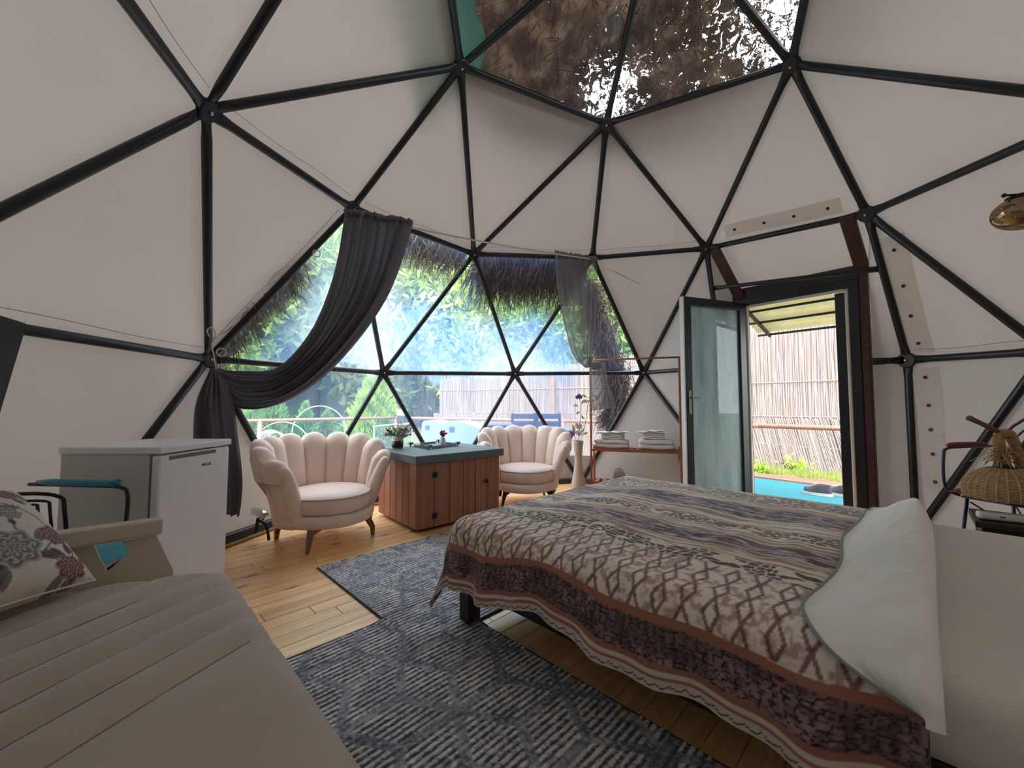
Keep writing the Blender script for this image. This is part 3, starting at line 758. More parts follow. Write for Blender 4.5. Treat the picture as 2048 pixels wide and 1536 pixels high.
# grass strip in front of the fence, by the doorway
def grass(pts, n, h, seed=1):
    r = random.Random(seed); mb = MB(); A, B, Cc, D = pts
    for i in range(n):
        u, v = r.random(), r.random(); p = A.lerp(B, u).lerp(D.lerp(Cc, u), v); a = r.uniform(0, PI); w = r.uniform(0.004, 0.008); hh = h * r.uniform(0.4, 1.1)
        d = Vector((math.cos(a), math.sin(a), 0)); t = Vector((r.uniform(-0.5, 0.5), r.uniform(-0.5, 0.5), 1)) * hh
        mb.add([p - d * w, p + d * w, p + t], [(0, 1, 2)])
    return mb
g4 = [Vector((2.3, 8.6, GZ)), Vector((5.2, 5.9, GZ)), Vector((7.2, 5.4, GZ)), Vector((3.2, 9.1, GZ))]
grass(g4, 9000, 0.2).build('lawn', M_grass, None, label='pale green grass strip along the foot of the reed fence', cat='grass', kind='stuff', fix=False)
# leaves for shrubs and trees
def leaf_cloud(n, shape, size, seed, aspect=0.55, droop=0.0):
    r = np.random.default_rng(seed); P = shape(r, n)
    a = r.normal(size=(n, 3)); a /= np.linalg.norm(a, axis=1)[:, None]
    b = np.cross(a, r.normal(size=(n, 3))); b /= np.linalg.norm(b, axis=1)[:, None]
    s = size * r.uniform(0.6, 1.3, n)[:, None]
    V = np.stack([P - a * s, P + b * s * aspect * 0.6, P + a * s, P - b * s * aspect * 0.6], 1).reshape(-1, 3)
    F = np.arange(4 * n).reshape(n, 4)
    return V, F
def leaf_mat(name, c1, c2, trans=0.35):
    m = mat(name, c1, rough=0.55, col2=c2, scale=2.2, trans=trans, objvar=0.15); return m
M_leaf = [leaf_mat('tree_leaves', '5C8842', 'A5BC62'), leaf_mat('dark_tree_leaves', '355F50', '508068'), leaf_mat('yellow_tree_leaves', '86A244', 'BFCC72')]
M_bark = mat('bark', '4A3B30', rough=0.95, bump=0.5, bscale=20)
def crown_shape(rx, rz, lumps, seed):
    def f(r, n):
        q = np.random.default_rng(seed); c = q.normal(size=(lumps, 3)); c /= np.linalg.norm(c, axis=1)[:, None]; c *= q.uniform(0.3, 0.8, lumps)[:, None]
        k = r.integers(0, lumps, n); d = r.normal(size=(n, 3)); d /= np.linalg.norm(d, axis=1)[:, None]; d *= (r.uniform(0.5, 1.0, n) ** 0.5)[:, None] * 0.42
        return (c[k] + d) * np.array([rx, rx, rz])
    return f
crowns = []
for i in range(3):
    V, F = leaf_cloud(5200, crown_shape(2.6, 3.6, 26, 50 + i), 0.2, 60 + i); crowns.append((V, F))
tr_spec = [(-13, 17, 0, 1.5, 0), (-10.5, 21, 1, 1.9, 0), (-17, 23, 2, 2.0, 1), (-7.0, 21, 0, 1.7, 2), (-12, 29, 1, 2.4, 0), (-5.0, 23, 2, 1.35, 0), (-7.5, 27, 0, 1.7, 1), (-2.4, 21, 1, 1.2, 2), (-1.5, 26, 2, 1.6, 0), (0.6, 22, 0, 1.25, 0), (2.6, 24, 1, 1.45, 2), (4.6, 21, 2, 1.25, 0), (5.5, 27, 0, 1.7, 1), (8.0, 23, 1, 1.4, 0), (-18, 28, 0, 1.8, 1), (2.0, 31, 1, 1.9, 1), (-4.5, 32, 2, 2.0, 1), (9.5, 29, 0, 1.9, 1), (11.5, 20, 2, 1.3, 0)]
tl = ['big leafy green tree, {} behind the garden', 'dark blue green tree, {} behind the garden', 'yellow green leafy tree, {} behind the garden']
tplace = ['leftmost', 'second from the left', 'tall one far left', 'third from the left', 'behind the left conifers', 'above the small cypresses', 'tall one behind the curtain', 'over the bright cypress', 'behind the bright cypress', 'over the left end of the reed fence', 'right of the bright cypress', 'over the middle of the reed fence', 'tall one over the fence', 'over the right part of the fence', 'farthest left on the slope', 'tallest one in the middle', 'tallest one left of the middle', 'tallest one on the right', 'rightmost']
tree_src = {}
for i, (x, y, ci, sc, mi) in enumerate(tr_spec):
    root = empty('tree', (x, y, GZ), tl[[0, 1, 2][mi]].format(tplace[i]), 'tree', 'trees beyond the garden')
    key = (ci, mi); hz = 3.9 * sc
    V, F = crowns[ci]
    if key not in tree_src:
        o = fast_mesh('crown', V, F, M_leaf[mi], smooth=False, kind='stuff'); o.parent = root; tree_src[key] = o
    else:
        o = tree_src[key].copy(); COL.objects.link(o); o.parent = root
    o.location = (0, 0, hz); o.scale = (sc, sc, sc * 1.05); o.rotation_euler = (0, 0, i * 1.7)
    t = MB().tube([(0, 0, 0), (0.1, 0, hz * 0.5), (0, 0.1, hz * 1.2)], [0.22 * sc, 0.16 * sc, 0.06 * sc], 8).build('trunk', M_bark, root, smooth=True)
# wooded slope behind
M_slope = mat('wooded_slope', '3F6152', rough=1.0, col2='7C9C6A', scale=0.5, bump=1.0, bscale=2)
def slope_fn(u, v):
    x = -60 + 120 * u; y = 26 + 34 * v
    return Vector((x, y, GZ + 15 * v ** 0.8 + 1.2 * mnoise.noise(Vector((x * 0.15, y * 0.15, 0))) * v))
MB().grid(slope_fn, 60, 20).build('hillside', M_slope, None, smooth=True, label='green wooded hillside rising behind the garden', kind='structure')
# conifers
M_con = [leaf_mat('cypress_foliage', '7AA636', 'BCD452', 0.3), leaf_mat('thuja_foliage', '508456', '86B06C', 0.3)]
def cone_shape(H, R):
    def f(r, n):
        h = 1 - np.sqrt(r.uniform(0, 1, n)) * 0.98; a = r.uniform(0, 2 * PI, n); lob = 0.8 + 0.2 * np.cos(a * 7 + h * 30)
        rad = R * (1 - h) ** 0.75 * lob * r.uniform(0.55, 1.0, n)
        return np.stack([rad * np.cos(a), rad * np.sin(a), h * H], 1)
    return f
def conifer(px, Y, ytop, R, mi, label, seed, n=4500, tilt=0.15):
    top = at(px, ytop, Y); H = top.z - GZ
    root = empty('conifer', (top.x, Y, GZ), label, 'tree', 'conifers in the garden')
    r = np.random.default_rng(seed); P = cone_shape(H, R)(r, n)
    d = P.copy(); d[:, 2] = 0; ln_ = np.linalg.norm(d, axis=1)[:, None] + 1e-6; d = d / ln_; d[:, 2] = 1.1 + r.normal(0, 0.25, n); d[:, :2] += r.normal(0, 0.3, (n, 2)); d /= np.linalg.norm(d, axis=1)[:, None]
    b = np.cross(d, r.normal(size=(n, 3))); b /= np.linalg.norm(b, axis=1)[:, None]; s = r.uniform(0.05, 0.13, n)[:, None] * max(0.7, H / 2.6)
    V = np.stack([P - d * s, P + b * s * 0.28, P + d * s * 1.2, P - b * s * 0.28], 1).reshape(-1, 3)
    o = fast_mesh('foliage', V + np.array([top.x, Y, GZ]), np.arange(4 * n).reshape(n, 4), M_con[mi], root, smooth=False, kind='stuff')
    MB().tube([(0, 0, 0), (0, 0, H * 0.9)], [0.07, 0.01], 6).build('trunk', M_bark, root)
conifer(752, 12.6, 728, 1.15, 0, 'tall bright yellow green cypress left of the reed fence', 1, 7000)
conifer(612, 12.4, 800, 0.55, 1, 'narrow young thuja behind the railing, left of the bright cypress', 2, 3000)
conifer(655, 13.4, 818, 0.6, 1, 'second narrow thuja, beside the bright cypress', 3, 3000)
conifer(548, 12.0, 770, 0.85, 1, 'bushy thuja behind the railing, under the curtain swag', 4, 3500)
conifer(497, 11.5, 815, 0.6, 1, 'leftmost thuja behind the railing', 5, 3000)
conifer(700, 13.0, 832, 0.7, 1, 'low thuja hedge bush, in front of the bright cypress', 6, 3000)
# small shrubs at the fence foot, seen through the doorway
def shrub(px, py, Y, r_, label, seed):
    p = at(px, py, Y); root = empty('shrub', (p.x, p.y, GZ), label, 'shrub', 'shrubs at the fence')
    q = np.random.default_rng(seed); n = 130; c = q.normal(0, 0.45, (n, 3)) * r_; c[:, 2] = np.abs(c[:, 2]) * 1.2 + 0.1
    a = q.normal(size=(n, 3)); a /= np.linalg.norm(a, axis=1)[:, None]; b = np.cross(a, q.normal(size=(n, 3))); b /= np.linalg.norm(b, axis=1)[:, None]; s = q.uniform(0.03, 0.06, n)[:, None]
    V = np.stack([c - a * s, c + b * s * 0.4, c + a * s, c - b * s * 0.4], 1).reshape(-1, 3) + np.array([p.x, p.y, GZ])
    fast_mesh('leaves', V, np.arange(4 * n).reshape(n, 4), M_con[0], root, smooth=False, kind='stuff')
    mb = MB()
    for k in range(5): mb.tube([(0, 0, 0), (q.normal(0, r_ * 0.5), q.normal(0, r_ * 0.5), r_)], 0.008, 5)
    mb.build('stem', M_bark, root)
shrub(1518, 905, 6.9, 0.2, 'small green shrub at the fence foot beside the door hinge', 1)
shrub(1592, 893, 7.2, 0.22, 'small green shrub at the fence foot in the middle of the doorway', 2)
# turquoise mat with trainers
M_teal = mat('turquoise_turf', '14737F', rough=0.9, var=0.25, scale=90, bump=0.6, bscale=200)
tm = [at(1500, 958, 1), at(1722, 975, 1)]
mat_pts = [HL + MD @ Vector(p) for p in ((-0.5, 0.12, -0.016), (LO + 1.0, 0.12, -0.016), (LO + 1.9, 1.75, -0.016), (-0.9, 1.75, -0.016))]
MB().prism(mat_pts, (0, 0, 0.018)).build('turf_mat', M_teal, None, label='bright turquoise turf mat on the deck outside the door', cat='mat')
ed = [HL + MD @ Vector(p) for p in ((-0.9, 1.78, -0.02), (LO + 1.9, 1.78, -0.02), (LO + 1.9, 1.86, -0.02), (-0.9, 1.86, -0.02))]
MB().prism(ed, (0, 0, 0.04)).build('edging_board', M_rust, None, label='brown edging board along the turquoise mat', cat='board')
M_shoe = mat('dark_trainer', '3A3D45', rough=0.6, var=0.3, scale=30); M_sole = mat('pale_sole', 'C9C9C6', rough=0.6); M_lace = mat('grey_lace', '8D9096', rough=0.8)
def trainer(loc, rz, label):
    root = empty('trainer', loc, label, 'shoe', 'pair of trainers', rz=rz)
    prof = lambda t: 0.045 + 0.012 * math.sin(PI * min(1, t * 1.1)) - 0.006 * math.sin(2 * PI * t)
    def so(u, v):
        a = 2 * PI * u; t = 0.5 + 0.5 * math.cos(a); return Vector((0.145 * math.cos(a), math.copysign(abs(math.sin(a)) ** 0.6, math.sin(a)) * prof(t), 0.032 * v))
    mb = MB().grid(so, 28, 1); n = 29; mb.f.append(tuple(range(28))); mb.f.append(tuple(range(n, n + 28))); mb.build('sole', M_sole, root, smooth=False)
    def up(u, v):
        a = 2 * PI * u; x = 0.14 * math.cos(a); t = (x + 0.14) / 0.28
        hh = 0.10 - 0.05 * sst(0.35, 0.95, t) ; k = math.cos(v * PI / 2) ** 0.5 if v < 1 else 0
        k = 1 - 0.55 * v ** 1.5
        return Vector((x * (1 - 0.10 * v), math.copysign(abs(math.sin(a)) ** 0.6, math.sin(a)) * prof(t) * k, 0.03 + hh * v * (1 - 0.0 * v)))
    mb = MB().grid(up, 28, 6); b = 6 * 29; mb.f.append(tuple(range(b, b + 28))); mb.build('upper', M_shoe, root, smooth=True)
    for k in range(4):
        x = 0.02 + 0.022 * k; z = 0.127 - 0.012 * k; MB().tube([(x, -0.03, z - 0.015), (x, 0, z), (x, 0.03, z - 0.015)], 0.004, 5).build('lace', M_lace, root)
    return root
trainer((3.56, 4.72, 0.003), 2.25, 'dark trainer on the turquoise mat, left one of the pair')
trainer((3.79, 4.66, 0.003), 1.85, 'dark trainer on the turquoise mat, right one of the pair')
# awning over the door
M_awn = mat('cream_awning', 'D6D0B2', rough=0.5, var=0.12, trans=0.4); 
aw = empty('door_awning', HL + Vector((0, 0, DZ)), 'cream corrugated awning with dark rails over the doorway outside', 'awning')
def awf(u, v):
    q = HL + MD @ Vector((-0.25 + (LO + 0.6) * u, 0.1 + 0.95 * v, DZ + 0.16 - 0.30 * v + 0.012 * math.cos(v * 2 * PI * 7))); return q
MB().grid(awf, 4, 70).build('corrugated_sheet', M_awn, aw, smooth=True, world=True, solid=0.004)
for v in (0.33, 0.62, 0.97):
    MB().tube([HL + MD @ Vector((x, 0.1 + 0.95 * v, DZ + 0.125 - 0.30 * v)) for x in (-0.25, LO + 0.35)], 0.014, 6).build('cross_rail', M_darkmetal, aw, world=True)
for x in (-0.12, LO + 0.3):
    beam(HL + MD @ Vector((x, 0.08, DZ + 0.10)), HL + MD @ Vector((x, 1.05, DZ - 0.18)), 0.03, 0.05).build('bracket', M_darkmetal, aw, world=True)
# furniture on the deck
M_blue = mat('pale_blue_plastic', '7795C4', rough=0.4); M_navy = mat('navy_slats', '25427A', rough=0.5); M_whitem = mat('white_metal', 'AEB4BC', rough=0.4); M_darkglass = mat('lantern_glass', '2B3038', rough=0.15)
def lounger(px0, px1, pyt, pyb, Y, label, tall):
    a = at(px0, pyb, Y); b = at(px1, pyb, Y); w = b.x - a.x; zt = at(px0, pyt, Y).z
    root = empty('deck_lounger', (a.x, Y, 0), label, 'lounger', 'pale blue loungers')
    out = [(0, 0.25), (0, zt - 0.10), (0.05 * w, zt - 0.02), (0.16 * w, zt), (0.35 * w, zt - 0.015), (0.6 * w, zt - 0.08), (0.8 * w, zt - 0.17), (w, zt - 0.30), (w * 1.15, zt - 0.42), (w * 1.15, 0.25)]
    c = catmull([Vector((x, 0, z)) for x, z in out], 4)
    MB().prism([(p.x, 0.0, p.z) for p in c], (0.12, 0.62, 0.0)).build('shell', M_blue, root)
    MB().bbox((0.16 * w, -0.004, zt - 0.14), (0.09, 0.012, 0.09), r=0.003).build('hand_hole', M_navy, root, label='dark square hand hole')
    for x in (0.15 * w, 0.95 * w):
        for y in (0.08, 0.6): MB().tube([(x, y, 0), (x, y, 0.3)], 0.03, 8).build('leg', M_whitem, root)
lounger(843, 915, 841, 890, 7.95, 'pale blue plastic lounger on the deck behind the cabinet, left one', 0)
lounger(888, 985, 843, 900, 7.1, 'pale blue plastic lounger on the deck behind the right shell chair', 1)
bp = at(1022, 828, 6.6); bx = at(1122, 828, 6.6)
bench = empty('deck_bench', (bp.x, 6.6, 0), 'navy slatted two seat bench on the deck behind the right shell chair', 'bench')
bw = (bx.x - bp.x) / 2
for s in range(2):
    x0 = s * bw
    for z in (0.62, 0.74, 0.86):
        MB().bbox((x0 + bw / 2, 0, z), (bw * 0.96, 0.025, 0.085), r=0.005).build('back_slat', M_navy, bench)
    for x in (x0 + 0.02, x0 + bw - 0.02): MB().bbox((x, 0.03, 0.46), (0.04, 0.04, 0.92), r=0.004).build('back_post', M_navy, bench)
    for k in range(4): MB().bbox((x0 + bw / 2, -0.1 - 0.11 * k, 0.42), (bw * 0.98, 0.09, 0.03), r=0.004).build('seat_slat', M_navy, bench)
for x in (-0.05, 2 * bw + 0.05):
    MB().bbox((x, -0.24, 0.64), (0.06, 0.55, 0.04), r=0.01).build('arm', M_navy, bench)
    MB().bbox((x, -0.46, 0.31), (0.045, 0.045, 0.62), r=0.004).build('leg', M_navy, bench)
stb = at(1000, 848, 6.4)
tb = empty('deck_side_table', (stb.x, 6.35, 0), 'navy side table on the deck left of the bench', 'table')
MB().bbox((0, 0, stb.z - 0.02), (0.42, 0.42, 0.05), r=0.02).build('tabletop', M_navy, tb)
for x in (-0.17, 0.17):
    for y in (-0.17, 0.17): MB().bbox((x, y, (stb.z - 0.045) / 2), (0.04, 0.04, stb.z - 0.045), r=0.004).build('leg', M_navy, tb)
# hoop chair, tube frame, lantern, garden hoops
hc = at(540, 876, 5.7)
hoop = empty('hoop_chair', (hc.x, 5.7, 0), 'white bent tube hoop chair on the deck behind the left shell chair', 'chair')
for k in range(4):
    r_ = 0.2 - 0.012 * k
    MB().tube([(r_ * math.cos(t) * 1.1, 0.05 * k, hc.z - 0.12 + r_ * math.sin(t) * 1.15) for t in np.linspace(0, PI, 14)], 0.010, 6).build('hoop', M_whitem, hoop, smooth=True)
for x in (-0.2, 0.2):
    for y in (0.0, 0.15): MB().tube([(x, y, 0), (x * 1.05, y, hc.z - 0.1)], 0.011, 6).build('leg', M_whitem, hoop)
MB().lathe([(0, 0.40), (0.22, 0.40), (0.23, 0.42), (0.22, 0.44), (0, 0.44)], 20, (0, 0.08, 0)).build('seat', M_whitem, hoop)
tf = at(748, 890, 6.2); tf2 = at(806, 853, 6.2)
tfo = empty('tube_screen', (tf.x, 6.2, 0), 'white tube framed clear screen on the deck behind the flower pot', 'screen')
MB().tube(catmull([(0, 0, 0), (0, 0, tf2.z - 0.08), (0.03, 0, tf2.z), (0.5, 0.1, tf2.z + 0.03), (0.56, 0.1, tf2.z - 0.05), (0.56, 0.1, 0)], 5), 0.014, 6).build('frame', M_whitem, tfo, smooth=True)
MB().add([(0.01, 0, 0.1), (0.55, 0.1, 0.1), (0.54, 0.1, tf2.z), (0.02, 0, tf2.z - 0.02)], [(0, 1, 2, 3)]).build('clear_sheet', M_clearglass, tfo, solid=0.003)
lp = at(804, 838, 10.05)
lant = empty('post_lantern', (lp.x, lp.y, 0), 'small white topped lantern on the corner post of the railing', 'lantern')
MB().tube([(0, 0, -0.03), (0, 0, 0.55)], 0.05, 8).build('post', M_rust, lant)
MB().bbox((0, 0, 0.66), (0.20, 0.20, 0.24), r=0.01).build('lamp_body', M_darkglass, lant)
MB().bbox((0, 0, 0.86), (0.23, 0.23, 0.16), r=0.02).build('cap', M_whitem, lant)
for k, (px, py, Y, R) in enumerate(((640, 812, 11.0, 0.75), (565, 850, 11.0, 0.8))):
    p = at(px, py, Y); z0 = p.z - R
    MB().tube([(p.x + R * math.cos(t), Y, max(GZ, z0) + (R) * math.sin(t)) for t in np.linspace(0, PI, 24)], 0.014, 6).build('garden_hoop', M_whitem, None, smooth=True, label=['thin white garden hoop arching beside the bright cypress', 'thin white garden hoop between the small thujas'][k], cat='hoop', group='garden hoops')
# ------------------------------------------------------------------ thatch over the dome
M_straw = mat('dark_straw', '6B5546', rough=0.9, var=0.5, scale=20, col2='3E2E26')
M_straw2 = mat('grey_straw', '8B7A68', rough=0.9, var=0.5, scale=20, col2='5B4C40')
def strands(n, src, length, seed, w=0.0035, wild=0.35, down=1.0, bias=None):
    """thin curling straws; src(r) gives (root, bias direction)"""
    r = random.Random(seed); mb = MB()
    for i in range(n):
        p, d0 = src(r); L = length * r.uniform(0.45, 1.15); d = (d0 + Vector((r.gauss(0, wild), r.gauss(0, wild), r.gauss(0, wild) - 0.6 * down))).normalized()
        side = d.cross(Vector((r.gauss(0, 1), r.gauss(0, 1), r.gauss(0, 1)))).normalized(); q = []
        cv = r.gauss(0, 0.9)
        for k in range(5):
            q.append(p.copy()); p = p + d * (L / 4); d = (d + side * cv * 0.25 + Vector((0, 0, -0.10 * down))).normalized()
        s2 = side.cross(d).normalized() if r.random() < .5 else side
        vs = []
        for k, x in enumerate(q):
            ww = w * (1 - 0.6 * k / 4); vs += [x - s2 * ww, x + s2 * ww]
        mb.add(vs, [(2 * k, 2 * k + 1, 2 * k + 3, 2 * k + 2) for k in range(4)])
    return mb
def edge_src(A, B, off, t0=0, t1=1, pull=Vector((0, 0, 0))):
    oo = ((A + B) / 2 - CEN); oo.z = 0; oo.normalize()
    def f(r):
        t = r.uniform(t0, t1)
        return A.lerp(B, t) + oo * (off * r.uniform(0.8, 1.7)) + Vector((0, 0, r.uniform(0.03, 0.09))), oo * 0.62 + pull
    return f
fringe = empty('thatch_fringe', ND['Q108'] + Vector((0, 0.2, 0.1)), 'dark straw fringe hanging outside above the clear window', 'thatch')
N_ = ND
strands(2600, edge_src(N_['P72'], N_['Q108'], 0.10, t0=0.02, t1=0.97), 0.72, 1, w=0.005, wild=0.2).build('straw', M_straw, fringe, world=True, kind='stuff', fix=False)
strands(900, edge_src(N_['P144'], N_['Q108'], 0.10, t0=0.38, t1=1.0), 0.42, 2, w=0.005, wild=0.26).build('straw', M_straw2, fringe, world=True, kind='stuff', fix=False)
strands(3200, edge_src(N_['P144'], N_['E162'], 0.10, t0=0.30, t1=0.92, pull=Vector((0.25, 0.2, 0))), 0.34, 3, w=0.005, wild=0.3).build('straw', M_straw2, fringe, world=True, kind='stuff', fix=False)
side_c = catmull([at(1186, 560, 5.1), at(1202, 630, 5.3), at(1220, 690, 5.5), at(1236, 745, 5.7), at(1240, 790, 5.8), at(1224, 840, 5.85)], 8)
def side_src(r):
    t = r.random(); p = along(side_c, t); return p + Vector((r.gauss(0, 0.08), r.uniform(0, 0.2), r.gauss(0, 0.05))), Vector((-0.1, 0.35, 0))
strands(4200, side_src, 0.30, 4, w=0.006).build('straw', M_straw, fringe, world=True, kind='stuff', fix=False)
# straw cover above the skylight; sky gaps put in as glints of the film
mthatch = bpy.data.materials.new('thatch_cover'); mthatch.use_nodes = True
n, l = mthatch.node_tree.nodes, mthatch.node_tree.links; b = n['Principled BSDF']; b.inputs['Roughness'].default_value = 0.75
t_ = n.new('ShaderNodeTexCoord'); mp = n.new('ShaderNodeMapping'); mp.inputs['Scale'].default_value = (1, 1, 1); l.new(t_.outputs['Object'], mp.inputs[0])
nz = n.new('ShaderNodeTexNoise'); nz.inputs['Scale'].default_value = 5.0; nz.inputs['Detail'].default_value = 8; nz.inputs['Roughness'].default_value = 0.62; l.new(mp.outputs[0], nz.inputs[0])
rp = n.new('ShaderNodeValToRGB'); e = rp.color_ramp.elements; e[0].position = 0.34; e[0].color = (*lin('1D1513'), 1); e[1].position = 0.66; e[1].color = (*lin('503F34'), 1)
k = e.new(0.5); k.color = (*lin('30241F'), 1)
l.new(nz.outputs[0], rp.inputs[0]); l.new(rp.outputs[0], b.inputs['Base Color'])
tl_ = n.new('ShaderNodeBsdfTranslucent'); l.new(rp.outputs[0], tl_.inputs[0]); mx = n.new('ShaderNodeMixShader'); mx.inputs[0].default_value = 0.3
l.new(b.outputs[0], mx.inputs[1]); l.new(tl_.outputs[0], mx.inputs[2]); l.new(mx.outputs[0], n['Material Output'].inputs[0])
M_straw3 = mat('brown_straw', '3A2C24', rough=0.9, var=0.5, scale=8, col2='66523F')
cover = empty('thatch_cover', (0.85, 2.9, 4.2), 'brown straw thatch lying over the clear skylight', 'thatch')
# overlapping ragged sheets of straw matting
def cover_pt(x, y):
    d = math.hypot(x - 0.85, y - 2.3); return 4.42 - 0.25 * d * d
r = random.Random(5)
HOLES = []
def gap(x, y):
    # glints put in as gaps, towards the lower rim of the clear panels
    p1 = (ND['U72'].x + 0.06, ND['U72'].y - 0.05); p2 = (ND['U0'].x + 0.02, ND['U0'].y + 0.02)
    g = 0.85 * math.exp(-((x - p1[0]) ** 2 + (y - p1[1]) ** 2) / 0.10) + 1.1 * math.exp(-((x - p2[0]) ** 2 + (y - p2[1]) ** 2) / 0.30)
    return g
NU = 170
xs = np.linspace(-1.0, 2.75, NU + 1); ys = np.linspace(0.6, 4.4, NU + 1)
XX, YY = np.meshgrid(xs, ys); dd_ = np.hypot(XX - 0.85, YY - 2.3)
ZZ = 4.42 - 0.25 * dd_ ** 2 + 0.16 * (fbm(XX * 2.2, YY * 2.2, 5, 3) - 0.5) + 0.08 * (fbm(XX * 9, YY * 9, 6, 2) - 0.5)
gg_ = np.zeros_like(XX)
for (px_, py_, amp, wd) in ((ND['U72'].x + 0.05, ND['U72'].y - 0.02, 0.60, 0.13), (ND['U0'].x + 0.05, ND['U0'].y + 0.08, 0.58, 0.42)):
    gg_ += amp * np.exp(-((XX - px_) ** 2 + (YY - py_) ** 2) / wd)
Fc = grid_faces(NU, NU); cen_ = np.stack([XX, YY], -1).reshape(-1, 2)[Fc].mean(1); Fc = Fc[np.hypot(cen_[:, 0] - 0.85, cen_[:, 1] - 2.5) < 1.5]
gl_ = n.new('ShaderNodeAttribute'); gl_.attribute_name = 'print'; n3 = n.new('ShaderNodeTexNoise'); n3.inputs['Scale'].default_value = 11; n3.inputs['Detail'].default_value = 7; n3.inputs['Roughness'].default_value = 0.75; n3.inputs['Distortion'].default_value = 1.5
l.new(mp.outputs[0], n3.inputs[0]); sm_ = n.new('ShaderNodeSeparateColor'); l.new(gl_.outputs['Color'], sm_.inputs[0])
ma = n.new('ShaderNodeMath'); ma.operation = 'MULTIPLY_ADD'; ma.inputs[1].default_value = 0.36; l.new(sm_.outputs[0], ma.inputs[0]); l.new(n3.outputs[0], ma.inputs[2])
gt_ = n.new('ShaderNodeMath'); gt_.operation = 'GREATER_THAN'; gt_.inputs[1].default_value = 0.70; l.new(ma.outputs[0], gt_.inputs[0])
tp = n.new('ShaderNodeBsdfTransparent'); mz = n.new('ShaderNodeMixShader'); l.new(gt_.outputs[0], mz.inputs[0]); l.new(mx.outputs[0], mz.inputs[1]); l.new(tp.outputs[0], mz.inputs[2]); l.new(mz.outputs[0], n['Material Output'].inputs[0])
fast_mesh('matting', np.stack([XX, YY, ZZ], -1).reshape(-1, 3), Fc, mthatch, cover, col=np.repeat(gg_.reshape(-1, 1), 3, 1), smooth=True)
def cover_src(r):
    while True:
        x = r.uniform(-1.0, 2.9); y = r.uniform(1.2, 4.3)
        if math.hypot(x - 0.85, y - 2.4) > 1.45: continue
        if gap(x, y) > 0.12 and r.random() < 0.6 or r.random() < 0.3: break
    d = Vector((x - 0.85, y - 2.3, -0.4)); return Vector((x, y, cover_pt(x, y) - 0.03)), d.normalized() * 0.6
strands(4500, cover_src, 0.22, 9, w=0.003, down=0.1, wild=0.5).build('straw', M_straw3, cover, world=True, kind='stuff', fix=False)
M_tarp = mat('green_tarpaulin', '7FB8A6', rough=0.6, trans=0.5)
MB().grid(lambda u, v: Vector((-0.80 + (0.56 + 0.04 * math.sin(v * 23)) * u, 1.4 + 1.8 * v, cover_pt(-0.80 + 0.56 * u, 1.4 + 1.8 * v) - 0.11 + 0.02 * math.sin(9 * u + 5 * v))), 6, 14).build('tarpaulin', M_tarp, cover, smooth=True, world=True, label='pale green tarpaulin strip')
# ------------------------------------------------------------------ bed
BED_A0, BED_A1, BED_B0, BED_B1 = -1.60, 0.50, 1.20, 2.76
bed = empty('bed_frame', ab(-0.55, 1.98), 'dark wooden double bed frame under the patterned duvet', 'bed')
def abbox(a0, a1, b0, b1, z0, z1, r=0.01, seg=2, mb=None):
    M = Matrix((UA, UB, Vector((0, 0, 1)))).transposed()
    return (mb or MB()).bbox(ab((a0 + a1) / 2, (b0 + b1) / 2, (z0 + z1) / 2), (a1 - a0, b1 - b0, z1 - z0), M, r=r, seg=seg)
for b_ in (BED_B0 + 0.04, BED_B1 - 0.10):
    abbox(BED_A0 + 0.03, BED_A1 - 0.02, b_, b_ + 0.035, 0.17, 0.31, 0.004).build('side_rail', M_darkwood, bed, world=True)
    for a_ in (BED_A0 + 0.02, BED_A1 - 0.1):
        abbox(a_, a_ + 0.07, b_ - 0.02, b_ + 0.055, 0.012 if a_ < 0 else 0.0, 0.31, 0.004).build('leg', M_darkwood, bed, world=True)
for a_ in (BED_A0 + 0.03, BED_A1 - 0.05):
    abbox(a_, a_ + 0.035, BED_B0 + 0.075, BED_B1 - 0.10, 0.17, 0.31, 0.004).build('end_rail', M_darkwood, bed, world=True)
for k in range(9):
    a_ = BED_A0 + 0.15 + k * 0.225; abbox(a_, a_ + 0.09, BED_B0 + 0.076, BED_B1 - 0.101, 0.26, 0.28, 0.003, 1).build('slat', M_darkwood, bed, world=True)
M_sheet = mat('white_sheet', 'DAD4CF', rough=0.85, var=0.05, scale=5, bump=0.35, bscale=3.2, sheen=0.2)
def mattress_fn():
    mb = abbox(BED_A0, BED_A1, BED_B0, BED_B1, 0.312, 0.50, 0.06, 4); return mb
mattress_fn().build('mattress', M_sheet, None, smooth=True, label='mattress under a plain off white fitted sheet, bare at the head of the bed', cat='mattress')

